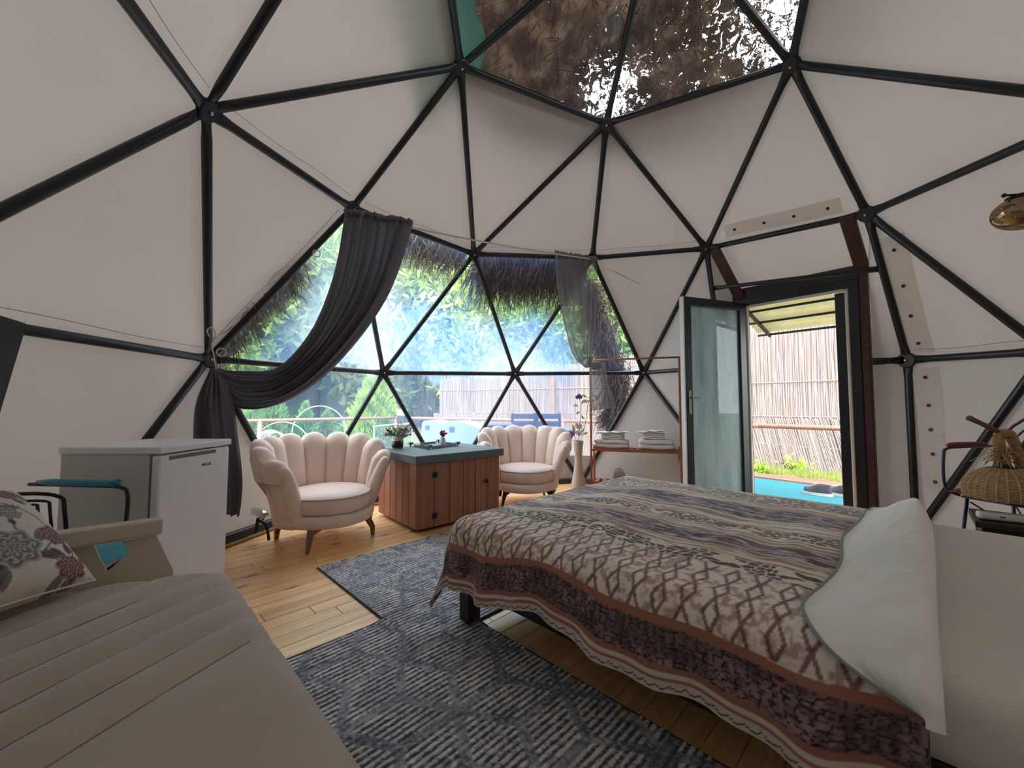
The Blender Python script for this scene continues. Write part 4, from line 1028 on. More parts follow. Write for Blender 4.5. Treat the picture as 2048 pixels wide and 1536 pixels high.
# the duvet: a sheet of cloth laid over the mattress, hanging at the near side, far side and foot
def hang(L, r=0.085, flare=0.10):
    """how far out and how far down a hanging cloth gets after running L over the edge"""
    L = np.maximum(L, 0); q = r * PI / 2
    t = np.minimum(L, q) / r
    out = r * np.sin(t) + np.maximum(L - q, 0) * flare; dn_ = r * (1 - np.cos(t)) + np.maximum(L - q, 0) * math.sqrt(1 - flare ** 2)
    return out, dn_
FA, NB, FB = -1.52, 1.235, 2.74          # edges of the flat top (foot, near side, far side)
ZT = 0.520
def over_bed(a, b, lift=0.0, wr=1.0):
    """cloth coordinates (a, b: laid out flat) to the room"""
    oa = np.maximum(FA - a, 0); ob = np.maximum(NB - b, 0); oc = np.maximum(b - FB, 0); os_ = np.maximum(ob, oc); sgn = np.where(ob > 0, -1.0, 1.0)
    L = (oa ** 3 + os_ ** 3) ** (1 / 3); ang = np.arctan2(os_, oa)
    out, dn_ = hang(L)
    out = out + 0.16 * np.maximum(L - 0.06, 0) * np.sin(2 * ang) ** 2
    A = np.where(oa > 0, FA - out * np.cos(ang), a)
    B = np.where(ob > 0, NB - out * np.sin(ang), np.where(oc > 0, FB + out * np.sin(ang), b))
    inside = np.minimum(np.minimum(np.maximum(a - FA, 0), np.maximum(b - NB, 0)), np.maximum(FB - b, 0))
    Z = ZT - dn_ + 0.035 * sst(0, 0.45, inside) + lift
    # folds and creases of the cloth
    w1 = (fbm(a * 4.0 + 3, b * 2.0, 3, 4) - 0.5) * 0.035 * sst(0.02, 0.3, inside + 0.03)
    w2 = (fbm(a * 11 + 0.8 * b, b * 5, 9, 3) - 0.5) * 0.012
    Z = Z + (w1 + w2) * wr * np.where(L > 0, 0.35, 1.0)
    hg = sst(0.10, 0.32, L) * wr
    fold = 0.016 * np.sin(a * 15 + 2.2 * np.sin(a * 4.1)) + 0.010 * np.sin(a * 33 + 1.0) + 0.02 * (fbm(a * 6, b * 6, 21, 3) - 0.5)
    foldb = 0.018 * np.sin(b * 13 + 1.3 * np.sin(b * 5))
    B = B + np.where(os_ > 0, sgn * fold * hg * np.sin(ang), 0); A = A - np.where(oa > 0, foldb * hg * np.cos(ang), 0)
    Z = np.maximum(Z, 0.03)
    return A, B, Z
def world_ab(A, B, Z):
    s = math.sqrt(0.5); return np.stack([(A + B) * s, (B - A) * s, Z], -1)
CREASE = 0.0
st = 0.0045
na_, nb_ = int((CREASE + 1.93) / st), int((2.98 - 0.89) / st)
pa = np.linspace(-1.93, CREASE, na_ + 1)[None, :].repeat(nb_ + 1, 0); ps = np.linspace(0.0, 1.0, nb_ + 1)[:, None].repeat(na_ + 1, 1)
hem = 0.905 + 0.022 * np.sin(pa * 5.2 + 0.4) + 0.018 * np.sin(pa * 2.1 + 2.0) + 0.012 * np.sin(pa * 11)
pb = hem + (2.98 - hem) * ps; pa_c = pa
dA, dB, dZ = over_bed(pa_c, pb)
V = world_ab(dA, dB, dZ).reshape(-1, 3)
# the print of the cloth, in strips that run along the bed; s runs from the near hem
def duvet_print(a, s):
    sh = a.shape; c = np.zeros(sh + (3,))
    L3 = lambda h: np.array(lin(h))
    wob = 0.004 * np.sin(a * 40)
    cream, brown, orange, dark, pink = L3('E2D8CE'), L3('6B3A36'), L3('A8705A'), L3('2E2028'), L3('B08E8E')
    def put(mask, colr): c[mask] = colr[mask] if colr.ndim == 3 else colr
    n1 = fbm(a * 60, s * 60, 1, 3); n2 = fbm(a * 14, s * 160, 2, 3); n3 = fbm(a * 3.2, s * 105, 5, 4)
    mix = lambda p, q, t: p * (1 - t[..., None]) + q * t[..., None]
    # wood grain strips
    wood = mix(mix(L3('E9DACD'), L3('A08478'), sst(0.42, 0.62, n3)), L3('EFE6DC'), sst(0.6, 0.75, n2) * 0.8)
    c[...] = wood
    # dusky strips
    dusky = mix(L3('4E434C'), L3('C2B6BA'), sst(0.46, 0.64, fbm(a * 22, s * 120, 8, 4)))
    for s0, s1 in ((0.655, 0.765), (1.12, 1.33)):
        m = sst(s0 - 0.02, s0 + 0.015, s + 0.05 * (n3 - 0.5)) * (1 - sst(s1 - 0.015, s1 + 0.02, s + 0.05 * (n3 - 0.5)))
        c[...] = mix(c, dusky, m * 0.95)
    # leopard strips
    d1, d2, idn = worley(a * 27 + 3 * fbm(a * 10, s * 10, 4, 2), s * 45, 3)
    lp = L3('E6DACC') + 0 * d1[..., None]
    ring = sst(0.10, 0.24, d2 - d1) * (idn > 0.12); cen_c = sst(0.26, 0.12, d1) * ring
    lp = mix(lp, L3('262322'), np.clip(ring, 0, 1) * 0.9); lp = mix(lp, L3('6E5F54'), cen_c * 0.7)
    for s0, s1 in ((0.485, 0.585), (0.865, 0.965), (1.46, 1.80)):
        m = sst(s0 - 0.008, s0 + 0.008, s + wob) * (1 - sst(s1 - 0.008, s1 + 0.008, s + wob)); c[...] = mix(c, lp, m)
    # snake skin with chains of diamonds
    P = 0.074; x = (a / P) % 1.0 - 0.5; ph = np.floor(a / P); H_ = 0.098
    y = ((s + 0.049 * (ph % 2)) / H_) % 1.0
    jit = 0.10 * (fbm(a * 25, s * 25, 31, 2) - 0.5)
    dia = np.abs(np.abs(x + jit) - 0.27 * (1 - np.abs(2 * y - 1)))
    sk = mix(L3('EAE2D9'), L3('AE887C'), sst(0.5, 0.72, n1) * 0.8)
    halo = sst(0.16, 0.02, np.abs(np.abs(x + jit) - 0.42 + 0.1 * np.sin(y * 6.28)))
    sk = mix(sk, L3('B99A8E'), halo * sst(0.4, 0.6, n1)); sk = mix(sk, L3('6A3B38'), sst(0.095, 0.05, dia) * 0.85)
    m = sst(0.195, 0.199, s) * (1 - sst(0.48, 0.50, s + 0.05 * (n3 - 0.5))); c[...] = mix(c, sk, m)
    # the lower border
    e1, e2, i2 = worley(a * 38, s * 68, 11)
    sc = mix(L3('A08388'), L3('1E1518'), np.clip(sst(0.20, 0.04, e2 - e1) + 0.55 * sst(0.45, 0.65, n1) , 0, 1)); sc = mix(sc, dark, sst(0.35, 0.55, fbm(a * 9, s * 16, 13, 3)) * 0.5)
    rows = [(0.172, 0.197, orange), (0.068, 0.172, sc), (0.052, 0.068, L3('9E6A58')), (0.040, 0.052, L3('D8CBC4')), (0.027, 0.040, L3('A36C58')), (-1, 0.027, L3('CFC3BB'))]
    for s0, s1, col in rows: put((s >= s0) & (s < s1), col)
    c[(np.abs(s - 0.012 - 0.004 * np.sin(a * 170)) < 0.0022)] = L3('3A3034')
    # the far border mirrors the near one
    put(s > 1.95, sc); put((s > 1.90) & (s <= 1.95), orange + 0 * c[..., :1] * 0) if False else None
    return c
col = duvet_print(pa_c, pb - hem)
M_print = mat('printed_cotton', 'FFFFFF', rough=0.85, attr='print', bump=0.25, bscale=120, sheen=0.15, var=0.06, scale=30)
duvet = empty('duvet', ab(-0.8, 2.0, 0.52), 'brown and cream animal print striped duvet turned back at the head', 'duvet')
ddv = fast_mesh('printed_cover', V, grid_faces(na_, nb_), M_print, duvet, col=col.reshape(-1, 3))
# the turned back white lining
M_lining = mat('white_lining', 'EFEDEA', rough=0.8, var=0.05, scale=6, bump=0.25, bscale=14, sheen=0.2)
nu, nv = 150, 240
tt = np.linspace(0, 1, nu + 1)[None, :].repeat(nv + 1, 0); ss_ = np.linspace(0, 1, nv + 1)[:, None].repeat(nu + 1, 1)
b0f = 1.10
bb = b0f + (2.82 - b0f) * ss_
edge = -0.185 - 0.05 * np.exp(-((bb - 1.2) / 0.22) ** 2) + 0.012 * np.sin(bb * 9) + 0.03 * sst(2.2, 2.8, bb)
edge = edge + 0.26 * np.exp(-(np.maximum(bb - b0f, 0) / 0.075) ** 1.1)           # rounded corner at the near end
# cross-section: from the sheet up round the roll, then flat on the duvet to the free edge
RR = 0.060 + 0.012 * np.sin(bb * 4)
arc = 0.34
ta = np.clip(tt / arc, 0, 1); th = -PI / 2 + PI * ta
aa = np.where(tt < arc, CREASE + 0.015 + RR * 0.55 * np.cos(th) - 0.02, CREASE - 0.005 + (edge - CREASE + 0.005) * (tt - arc) / (1 - arc))
lift = np.where(tt < arc, RR * (1 + np.sin(th)) - 0.02, 2 * RR - 0.02 - (2 * RR - 0.032) * sst(0, 1, (tt - arc) / (1 - arc)) ** 0.9)
puck = 0.030 * (fbm(bb * 9 + 3 * tt, tt * 4 + bb * 2, 41, 4) - 0.5) * np.sin(PI * np.clip(tt, 0, 1)) ** 0.5 + 0.010 * (fbm(bb * 40, tt * 3, 43, 3) - 0.5) * sst(0.05, 0.3, tt) * sst(0.75, 0.4, tt)
puck = puck + 0.03 * np.exp(-((bb - 1.45 - 0.25 * tt) / 0.05) ** 2) * np.sin(PI * tt) - 0.016 * np.exp(-((bb - 1.36 - 0.3 * tt) / 0.04) ** 2) * np.sin(PI * tt)
fA, fB, fZ = over_bed(aa, bb, 0.0, wr=0.6)
# push the fold outwards along the bed's own surface
on = sst(NB + 0.02, NB - 0.07, bb)
fZ = fZ + (lift + puck) * (1 - 0.75 * on); fB = fB - (lift * 0.55 + 0.02 + puck) * on
FV = world_ab(fA, fB, fZ).reshape(-1, 3)
fold = fast_mesh('lining_fold', FV, grid_faces(nu, nv), M_lining, duvet, label='plain white turned back lining')
Pp = [Vector(FV[j * (nu + 1) + nu]) for j in range(2, nv + 1, 2)]
M_pipe = mat('grey_piping', '8C9490', rough=0.7)
MB().tube(Pp, 0.0042, 6).build('piping', M_pipe, duvet, smooth=True, world=True, label='grey piped edge')

# ------------------------------------------------------------------ rugs
def rug_print(a, b, along_b=True):
    L3 = lambda h: np.array(lin(h)); mix = lambda p, q, t: p * (1 - t[..., None]) + q * t[..., None]
    n0 = fbm(a * 5, b * 5, 71, 4); n1 = fbm(a * 120, b * 120, 73, 2); n2 = fbm(a * 26, b * 26, 75, 3)
    # lattice of tumbling cubes: three families of bars
    G = 0.42
    x = a / G; y = b / G
    q1 = np.round(x); r3 = math.sqrt(3)
    # hexagon centres
    cx = G * 0.9
    hx = a / cx; hy = b / (cx * r3)
    i1, j1 = np.round(hx), np.round(hy); i2, j2 = np.floor(hx) + 0.5, np.floor(hy) + 0.5
    da1, db1 = (hx - i1) * cx, (hy - j1) * cx * r3; da2, db2 = (hx - i2) * cx, (hy - j2) * cx * r3
    nr = np.hypot(da1, db1) < np.hypot(da2, db2); ex = np.where(nr, da1, da2); ey = np.where(nr, db1, db2)
    hexd = cx / 2 - np.maximum(np.abs(ex), np.abs(0.5 * ex) + np.abs(ey) * r3 / 2)     # distance to the hexagon's rim
    ang = np.arctan2(ey, ex); sp = np.minimum.reduce([np.abs(ex * math.sin(t) - ey * math.cos(t)) + 9.0 * ((ex * math.cos(t) + ey * math.sin(t)) < 0) for t in (PI / 2, PI / 2 + 2 * PI / 3, PI / 2 - 2 * PI / 3)])
    bar = np.minimum(hexd, sp)
    bm = sst(0.021, 0.015, bar + 0.008 * (n2 - 0.5))
    stripe = 0.5 + 0.5 * np.sin((a + 0.004 * np.sin(b * 9)) * 2 * PI / 0.0245 + 2.2 * (fbm(a * 3, b * 0.9, 77, 2)))
    sm = sst(0.35, 0.65, stripe + 0.5 * (n2 - 0.5))
    base = mix(L3('434A59'), L3('FAFAFC'), sm * (0.75 + 0.35 * sst(0.3, 0.6, n0)))
    bars = mix(L3('606880'), L3('B8BDC6'), sst(0.38, 0.62, 0.5 * n0 + 0.5 * n2))
    c = mix(base, bars, bm * 0.8)
    c = mix(c, L3('262A38'), 0.55 * sst(0.5, 0.75, n1)); c = mix(c, L3('DADADA'), 0.5 * sst(0.42, 0.25, n1))
    c = mix(c, L3('4A5168'), 0.35 * sst(0.52, 0.72, n0))
    h = 0.0026 * sm * (1 - bm) + 0.0012 * n1
    return c, h
M_rug = mat('woven_pile', 'FFFFFF', rough=0.95, attr='print', bump=0.6, bscale=420, sheen=0.2)
M_rugedge = mat('rug_binding', '3A3D48', rough=0.9)
def rug(a0, a1, b0, b1, z, step, label, sag=None):
    na, nb = int((a1 - a0) / step), int((b1 - b0) / step)
    A = np.linspace(a0, a1, na + 1)[None, :].repeat(nb + 1, 0); B = np.linspace(b0, b1, nb + 1)[:, None].repeat(na + 1, 1)
    c, h = rug_print(A, B); Z = z + h
    if sag is not None: Z = Z + sag(A, B)
    root = empty('rug', ab((a0 + a1) / 2, (b0 + b1) / 2), label, 'rug', 'patterned blue grey rugs')
    fast_mesh('pile', world_ab(A, B, Z).reshape(-1, 3), grid_faces(na, nb), M_rug, root, col=c.reshape(-1, 3))
    mb = MB()
    for p, q in (((a0, b0), (a1, b0)), ((a1, b0), (a1, b1)), ((a1, b1), (a0, b1)), ((a0, b1), (a0, b0))):
        pts = [ab(p[0] + (q[0] - p[0]) * t, p[1] + (q[1] - p[1]) * t, z - 0.002) for t in np.linspace(0, 1, 30)]
        if sag is not None: pts = [P_ + Vector((0, 0, float(sag(np.array([P_.dot(UA)]), np.array([P_.dot(UB)]))[0]))) for P_ in pts]
        mb.tube(pts, 0.005, 6)
    mb.build('binding', M_rugedge, root, smooth=True, world=True)
    return root
rug(-2.74, -1.53, 0.975, 2.9, 0.008, 0.0055, 'blue grey patterned rug lying farther off, in front of the cabinet')
rug(-1.85, 0.5, 0.05, 1.29, 0.009, 0.0045, 'blue grey patterned rug nearest the viewer, overlapping the other one', sag=lambda A, B: 0.013 * sst(0.90, 1.0, B) * (1 - sst(-1.56, -1.46, A)))

# ------------------------------------------------------------------ sofa
M_velvet = mat('taupe_velvet', 'B5A699', rough=0.75, var=0.14, scale=5, bump=0.2, bscale=260, sheen=0.45)
sofa = empty('sofa', ab(-0.7, -0.15), 'taupe velvet sofa with stitched channels in the foreground', 'sofa')
SB0, SB1, SA1 = -0.38, 0.345, 0.3
def a_end(b): return -1.83 - 0.30 * np.clip(SB1 - b, 0, 1.0)
nu_, nv_ = 420, 200
U = np.linspace(0, 1, nu_ + 1)[None, :].repeat(nv_ + 1, 0); Vv = np.linspace(0, 1, nv_ + 1)[:, None].repeat(nu_ + 1, 1)
# V runs: 0 back edge of the seat ... 0.8 front edge, then down the front face; U: 0 down the end face, then along the seat
def roll(L, r):
    t = np.clip(L, 0, r * PI / 2) / r; return r * np.sin(t), r * (1 - np.cos(t)) + np.maximum(L - r * PI / 2, 0)
R_ = 0.085
bl = SB0 + (SB1 - R_ - SB0 + 0.45) * Vv; ob = np.maximum(bl - (SB1 - R_), 0); o1, d1_ = roll(ob, R_); Bs = np.minimum(bl, SB1 - R_) + o1
al_len = SA1 + 1.83
aL = -0.42 + (al_len - R_ + 0.42) * U; oa = np.maximum(-aL, 0); o2, d2_ = roll(oa, R_); As = a_end(np.minimum(bl, SB1)) + R_ + np.maximum(aL, 0) - o2
crn = np.minimum(ob, oa)
Dz = np.hypot(d1_, d2_); 
ph = (As + 0.585 * Bs + 1.056) / 0.1435
k = ph - np.floor(ph); pad = np.where(ph < 0, 0.013 * (1 - np.abs(2 * k - 1) ** 2.2), 0.013 * (1 - np.clip(1 - ph, 0, 1) ** 2.2))
fade = sst(0.10, 0.0, Dz)
Zs = 0.445 + pad * fade - Dz + 0.006 * (fbm(As * 5, Bs * 5, 91, 3) - 0.5) + 0.012 * np.sin(PI * np.clip((Bs - SB0) / (SB1 - SB0), 0, 1))
ok = Zs
Zs = np.maximum(Zs, 0.14)
fast_mesh('seat', world_ab(As, Bs, Zs).reshape(-1, 3), grid_faces(nu_, nv_), M_velvet, sofa)
# stitched seams in the valleys
M_seam = mat('seam_thread', '8A7D71', rough=0.9)
def sofa_z(a, b): return 0.445 + 0.012 * math.sin(PI * min(1, max(0, (b - SB0) / (SB1 - SB0)))) + 0.0005
for q in range(-6, 1):
    pts = []
    for b_ in np.linspace(SB0 + 0.02, SB1 - 0.075, 26):
        a_ = -1.056 + 0.1435 * q - 0.585 * b_
        if a_ > a_end(b_) + 0.09: pts.append(ab(a_, b_, sofa_z(a_, b_)))
    if len(pts) > 2: MB().tube(pts, 0.0016, 5).build('seam', M_seam, sofa, world=True, smooth=True)
# back and base out of view, legs
abbox(-1.80, SA1, SB0 - 0.10, SB0 - 0.005, 0.14, 0.72, 0.06, 3).build('backrest', M_velvet, sofa, world=True, smooth=True)
abbox(-1.75, SA1 - 0.02, SB0, SB1 - 0.04, 0.10, 0.30, 0.01).build('base', M_darkwood, sofa, world=True)
for a_ in (-1.7, 0.2):
    for b_ in (SB0 + 0.05, SB1 - 0.12): abbox(a_, a_ + 0.05, b_, b_ + 0.05, 0.0, 0.12, 0.004).build('leg', M_darkwood, sofa, world=True)
# cream end panel with an opening
M_cream = mat('cream_lacquer', 'C8BEAE', rough=0.35, var=0.03)
def on_a(px, py, a):
    d = at(px, py, 1.0); o = Vector((0, 0, CAMZ)); r_ = d - o; return o + r_ * (a / r_.dot(UA))
AE = -2.0
def epanel(pts, d=0.022, a=AE): return MB().prism([on_a(x, y, a) for x, y in pts], -UA * d)
end = epanel([(60, 1108), (187, 1090), (222, 1160), (222, 1300), (60, 1300)]).build('end_panel', M_cream, sofa, world=True)
epanel([(243, 1082), (312, 1070), (346, 1140), (346, 1300), (223, 1300), (223, 1158), (205, 1156), (259, 1107)]).build('end_panel', M_cream, sofa, world=True)
epanel([(187, 1090), (243, 1082), (243, 1076), (187, 1084)]).build('end_panel', M_cream, sofa, world=True)
A0, A1 = on_a(60, 1080, AE + 0.012), on_a(325, 1043, AE + 0.012)
dv = (A1 - A0).normalized(); up_ = UA.cross(dv).normalized(); up_ = up_ if up_.z > 0 else -up_
MB().bbox((A0 + A1) / 2 + up_ * -0.012, ((A1 - A0).length, 0.06, 0.052), Matrix((dv, UA, up_)).transposed(), r=0.006).build('top_rail', M_cream, sofa, world=True)
# floral cushion
Rr, Bb, Tt = at(190, 1160, 1.30), at(-95, 1335, 0.95), at(18, 972, 1.36)
e2 = (Tt - Rr).normalized(); e1 = (Rr - Bb); e1 = (e1 - e2 * e1.dot(e2)).normalized(); e3 = e1.cross(e2); SZ = 0.44
if e3.dot(Vector((0, 0, CAMZ)) - Rr) < 0: e3 = -e3
n_ = 150
X, Y = np.meshgrid(np.linspace(-1, 1, n_ + 1), np.linspace(-1, 1, n_ + 1))
th_ = (np.clip(1 - X ** 2, 0, 1) * np.clip(1 - Y ** 2, 0, 1)) ** 0.42 * 0.10
pin = 1 - 0.07 * (1 - np.abs(X) ** 2) * (np.abs(Y) ** 3) ; pin2 = 1 - 0.07 * (1 - np.abs(Y) ** 2) * (np.abs(X) ** 3)
def floral(x, y):
    L3 = lambda h: np.array(lin(h)); mix = lambda p, q, t: p * (1 - t[..., None]) + q * t[..., None]
    c = mix(L3('DDD6CD'), L3('CFC5BB'), fbm(x * 9, y * 9, 3, 3)); r = np.random.default_rng(12)
    def petals(cx, cy, R, np_, colA, colB, seed):
        dx, dy = x - cx, y - cy; rr = np.hypot(dx, dy) / R; an = np.arctan2(dy, dx)
        rim = 0.80 + 0.16 * np.abs(np.cos(an * np_ / 2 + seed)) + 0.10 * (fbm(x * 14, y * 14, seed, 2) - 0.5)
        m = sst(rim + 0.03, rim - 0.03, rr)
        lay = (rr * 3.2 + 0.35 * np.cos(an * np_ + seed * 2.0 + np.floor(rr * 3.2) * 1.7)) % 1.0
        col_ = mix(colA, colB, sst(0.15, 0.9, lay)); return m, col_
    def leaf(cx, cy, R, t, colA, colB):
        dx, dy = x - cx, y - cy; u = (dx * math.cos(t) + dy * math.sin(t)) / R; v = (-dx * math.sin(t) + dy * math.cos(t)) / (R * 0.45)
        d = np.abs(v) + u * u; return sst(1.05, 0.95, d), mix(colA, colB, sst(0.05, 0.0, np.abs(v)) + 0.5 * sst(0, 1, np.abs(v)))
    def stem(p, q, bend, w):
        t = np.clip(((x - p[0]) * (q[0] - p[0]) + (y - p[1]) * (q[1] - p[1])) / ((q[0] - p[0]) ** 2 + (q[1] - p[1]) ** 2), 0, 1)
        sx_ = p[0] + (q[0] - p[0]) * t - (q[1] - p[1]) * bend * np.sin(PI * t); sy_ = p[1] + (q[1] - p[1]) * t + (q[0] - p[0]) * bend * np.sin(PI * t)
        return sst(w, w * 0.5, np.hypot(x - sx_, y - sy_))
    plum, rose, grey, dk = L3('5A3840'), L3('A98A88'), L3('9A938E'), L3('453B3E')
    spots = [(0.10, 0.52, 0.26, 0), (-0.55, 0.35, 0.30, 0), (0.20, -0.42, 0.32, 1), (0.74, -0.28, 0.20, 0), (-0.35, -0.55, 0.26, 1), (0.62, 0.72, 0.20, 0), (-0.72, 0.85, 0.2, 1), (-0.85, -0.15, 0.2, 0), (0.72, -0.82, 0.2, 0), (0.42, 0.18, 0.14, 1)]
    for i, (a_, b_, R, ty) in enumerate(spots):
        for k in range(1):
            j = (i * 7 + 3) % len(spots)
            if j != i: c = mix(c, dk, 0.8 * stem((a_, b_), (spots[j][0], spots[j][1]), 0.22, 0.018))
    for i, (a_, b_, R, ty) in enumerate(spots):
        for k in range(5):
            t = r.uniform(0, 6.28); m, cc = leaf(a_ + math.cos(t) * R * 1.25, b_ + math.sin(t) * R * 1.25, R * 0.55, t + r.uniform(-.5, .5), dk if k % 2 else L3('6D6A66'), L3('8A8683')); c = mix(c, cc, m * 0.95)
    for i, (a_, b_, R, ty) in enumerate(spots):
        m, cc = petals(a_, b_, R, 7, (plum if ty == 0 else L3('6E6A69')), (rose if ty == 0 else L3('B9B2AC')), i + 1); c = mix(c, cc, m)
    return c
cc_ = floral(X, Y).reshape(-1, 3)
ctr = Rr + e2 * (SZ / 2) - e1 * (SZ / 2)
base_v = np.array(ctr)[None] + (X * pin2 * SZ / 2)[..., None].reshape(-1, 1) * np.array(e1) + (Y * pin * SZ / 2)[..., None].reshape(-1, 1) * np.array(e2)
wr_ = 0.006 * (fbm(X * 5, Y * 5, 15, 3) - 0.5).reshape(-1, 1)
front = base_v + (th_.reshape(-1, 1) + wr_) * np.array(e3); back = base_v - th_.reshape(-1, 1) * np.array(e3)
Fq = grid_faces(n_, n_); allF = np.concatenate([Fq, Fq[:, ::-1] + len(front)])
M_floral = mat('floral_cotton', 'FFFFFF', rough=0.9, attr='print', bump=0.2, bscale=160, sheen=0.1)
cush = empty('throw_cushion', ctr - Vector((0, 0, 0.12)), 'white square cushion with plum and grey rose print on the sofa', 'cushion')
fast_mesh('cover', np.concatenate([front, back]), allF, M_floral, cush, col=np.concatenate([cc_, cc_]))
MB().tube([ctr + e1 * SZ / 2 * x_ * (1 - 0.07 * (1 - y_ ** 2) * abs(x_) ** 3) + e2 * SZ / 2 * y_ * (1 - 0.07 * (1 - x_ ** 2) * abs(y_) ** 3) for x_, y_ in [(t, -1) for t in np.linspace(-1, 1, 14)] + [(1, t) for t in np.linspace(-0.86, 1, 13)] + [(t, 1) for t in np.linspace(0.86, -1, 13)] + [(-1, t) for t in np.linspace(0.86, -0.86, 12)]], 0.003, 5, closed=True).build('edge_seam', M_floral if False else M_lining, cush, world=True, smooth=True)
# ------------------------------------------------------------------ shell armchairs
M_blush = mat('blush_velvet', 'EED8CA', rough=0.7, var=0.10, scale=7, bump=0.12, bscale=300, sheen=0.4)
M_blushp = mat('blush_piping', 'C0A89C', rough=0.7)
M_brass = mat('aged_gold_metal', '8E8470', rough=0.25, metal=1.0)
M_blackleg = mat('black_leg', '17171A', rough=0.4)
def shell_chair(loc, rz, label, legm, group='shell armchairs'):
    root = empty('shell_armchair', loc, label, 'armchair', group, rz=rz)
    NF, T0, T1 = 10, -122, 122
    def hh(t):  # rim height over the angle from straight back
        x = abs(t) / 122; return 0.81 - 0.06 * x ** 2 - 0.11 * sst(0.55, 1.0, x)
    def rim(t): x = abs(t) / 122; return 0.515 - 0.015 * x
    def rbase(t): return 0.335
    def pol(t, r, z, front=0.0):
        a = math.radians(t); return Vector((math.sin(a) * r * 1.0, math.cos(a) * r * 0.90, z))
    w = (T1 - T0) / NF
    for i in range(NF):
        tc = T0 + w * (i + 0.5); m = MB()
        H0 = hh(tc); nu, nvv = 8, 22
        def fn(u, v, tc=tc, H0=H0):
            x = 2 * u - 1; t = tc + w * 0.5 * x; b = math.sqrt(max(0, 1 - x * x))
            zt = H0 - 0.050 * (1 - b) ; zb = 0.24
            th = 0.085
            if v < 0.62: # inner face going up
                k = v / 0.62; z = zb + (zt - 0.05 - zb) * k; fl = rbase(t) - 0.01 + (rim(t) - 0.075 - rbase(t)) * k ** 1.25; r = fl - (0.012 + 0.028 * min(1, k * 2)) * b
            elif v < 0.86: # roll over the top
                k = (v - 0.62) / 0.24; a = PI * k; rc = rim(t) - 0.030; r = rc - (0.045 + 0.028 * b * (1 - k)) * math.cos(a) ; z = zt - 0.05 + 0.05 * math.sin(a) * (0.5 + 0.5 * b)
            else:
                k = (v - 0.86) / 0.14; z = zt - 0.05 - (zt - 0.05 - 0.5) * k; r = rim(t) + 0.015 - 0.035 * k
            return pol(t, r, z)
        m.grid(fn, nu, nvv); m.f.append(tuple(j * (nu + 1) for j in range(nvv + 1))); m.f.append(tuple(j * (nu + 1) + nu for j in range(nvv + 1))); m.build('channel', M_blush, root, smooth=True)
    # outer back, one smooth skin
    def ob(u, v):
        t = T0 + (T1 - T0) * u; z = 0.155 + (hh(t) - 0.05 - 0.155) * v; r = 0.362 + (rim(t) + 0.004 - 0.362) * v ** 1.3; return pol(t, r, z)
    MB().grid(ob, 48, 14).build('outer_back', M_blush, root, smooth=True)
    # the two rounded arm fronts
    for s in (-1, 1):
        t = s * 122; pts = []; rs = []
        for k in np.linspace(0, 1, 12):
            z = 0.19 + (hh(t) - 0.045 - 0.19) * k; r = 0.335 + (rim(t) - 0.028 - 0.335) * k ** 1.25; pts.append(pol(t, r, z)); rs.append(0.040 + 0.014 * math.sin(PI * min(1, k * 1.05)))
        rs[-1] = 0.030; pts.append(pts[-1] + Vector((0, 0, 0.018))); rs.append(0.012)
        MB().tube(pts, rs, 14).build('arm_front', M_blush, root, smooth=True)
    # base ring and cushion
    def dsh(a, r, z): return Vector((math.cos(a) * r, math.sin(a) * r * 0.92 - (0.07 * max(0, -math.sin(a)) ** 2), z))
    prof = [(0.0, 0.152), (0.33, 0.152), (0.362, 0.164), (0.372, 0.195), (0.368, 0.225), (0.35, 0.245), (0.0, 0.25)]
    MB().grid(lambda u, v: dsh(2 * PI * u, prof[round(v * 6)][0], prof[round(v * 6)][1]), 48, 6).build('seat_base', M_blush, root, smooth=True)
    pc = [(0.0, 0.25), (0.30, 0.25), (0.325, 0.262), (0.332, 0.31), (0.328, 0.355), (0.31, 0.375), (0.22, 0.395), (0.1, 0.402), (0.0, 0.404)]
    cu = MB().grid(lambda u, v: dsh(2 * PI * u, pc[round(v * 8)][0], pc[round(v * 8)][1]) + Vector((0, -0.025, 0)), 48, 8).build('seat_cushion', M_blush, root, smooth=True)
    MB().tube([dsh(a, 0.327, 0.365) + Vector((0, -0.025, 0)) for a in np.linspace(0, 2 * PI, 56)[:-1]], 0.005, 6, closed=True).build('piping', M_blushp, cu, smooth=True)
    for lx, ly in ((-0.25, -0.25), (0.25, -0.25), (-0.24, 0.22), (0.24, 0.22)):
        d = Vector((lx, ly, 0)).normalized(); s = Vector((-d.y, d.x, 0)); base = Vector((lx, ly, 0)); f = base + d * 0.03
        m = MB()
        for sd in (s, -d * 0.9):  # two tapered plates meeting in an angle
            up0, up1 = base + Vector((0, 0, 0.156)), base + sd * 0.10 + Vector((0, 0, 0.156))
            mid1 = base + sd * 0.045 + Vector((0, 0, 0.118)); lo0, lo1 = f, f + sd * 0.024
            th = sd.cross(Vector((0, 0, 1))) * 0.005
            c = [up0, up1, mid1, f + sd * 0.034 + Vector((0, 0, 0.06)), lo1, lo0]
            m.prism([p - th / 2 for p in c], th)
        m.build('leg', legm, root)
    return root
shell_chair((-1.50, 3.25, 0), math.radians(52), 'blush velvet shell armchair left of the wooden cabinet on metal legs', M_brass)
shell_chair((0.14, 4.45, 0), math.radians(4), 'blush velvet shell armchair right of the wooden cabinet by the window', M_blackleg)

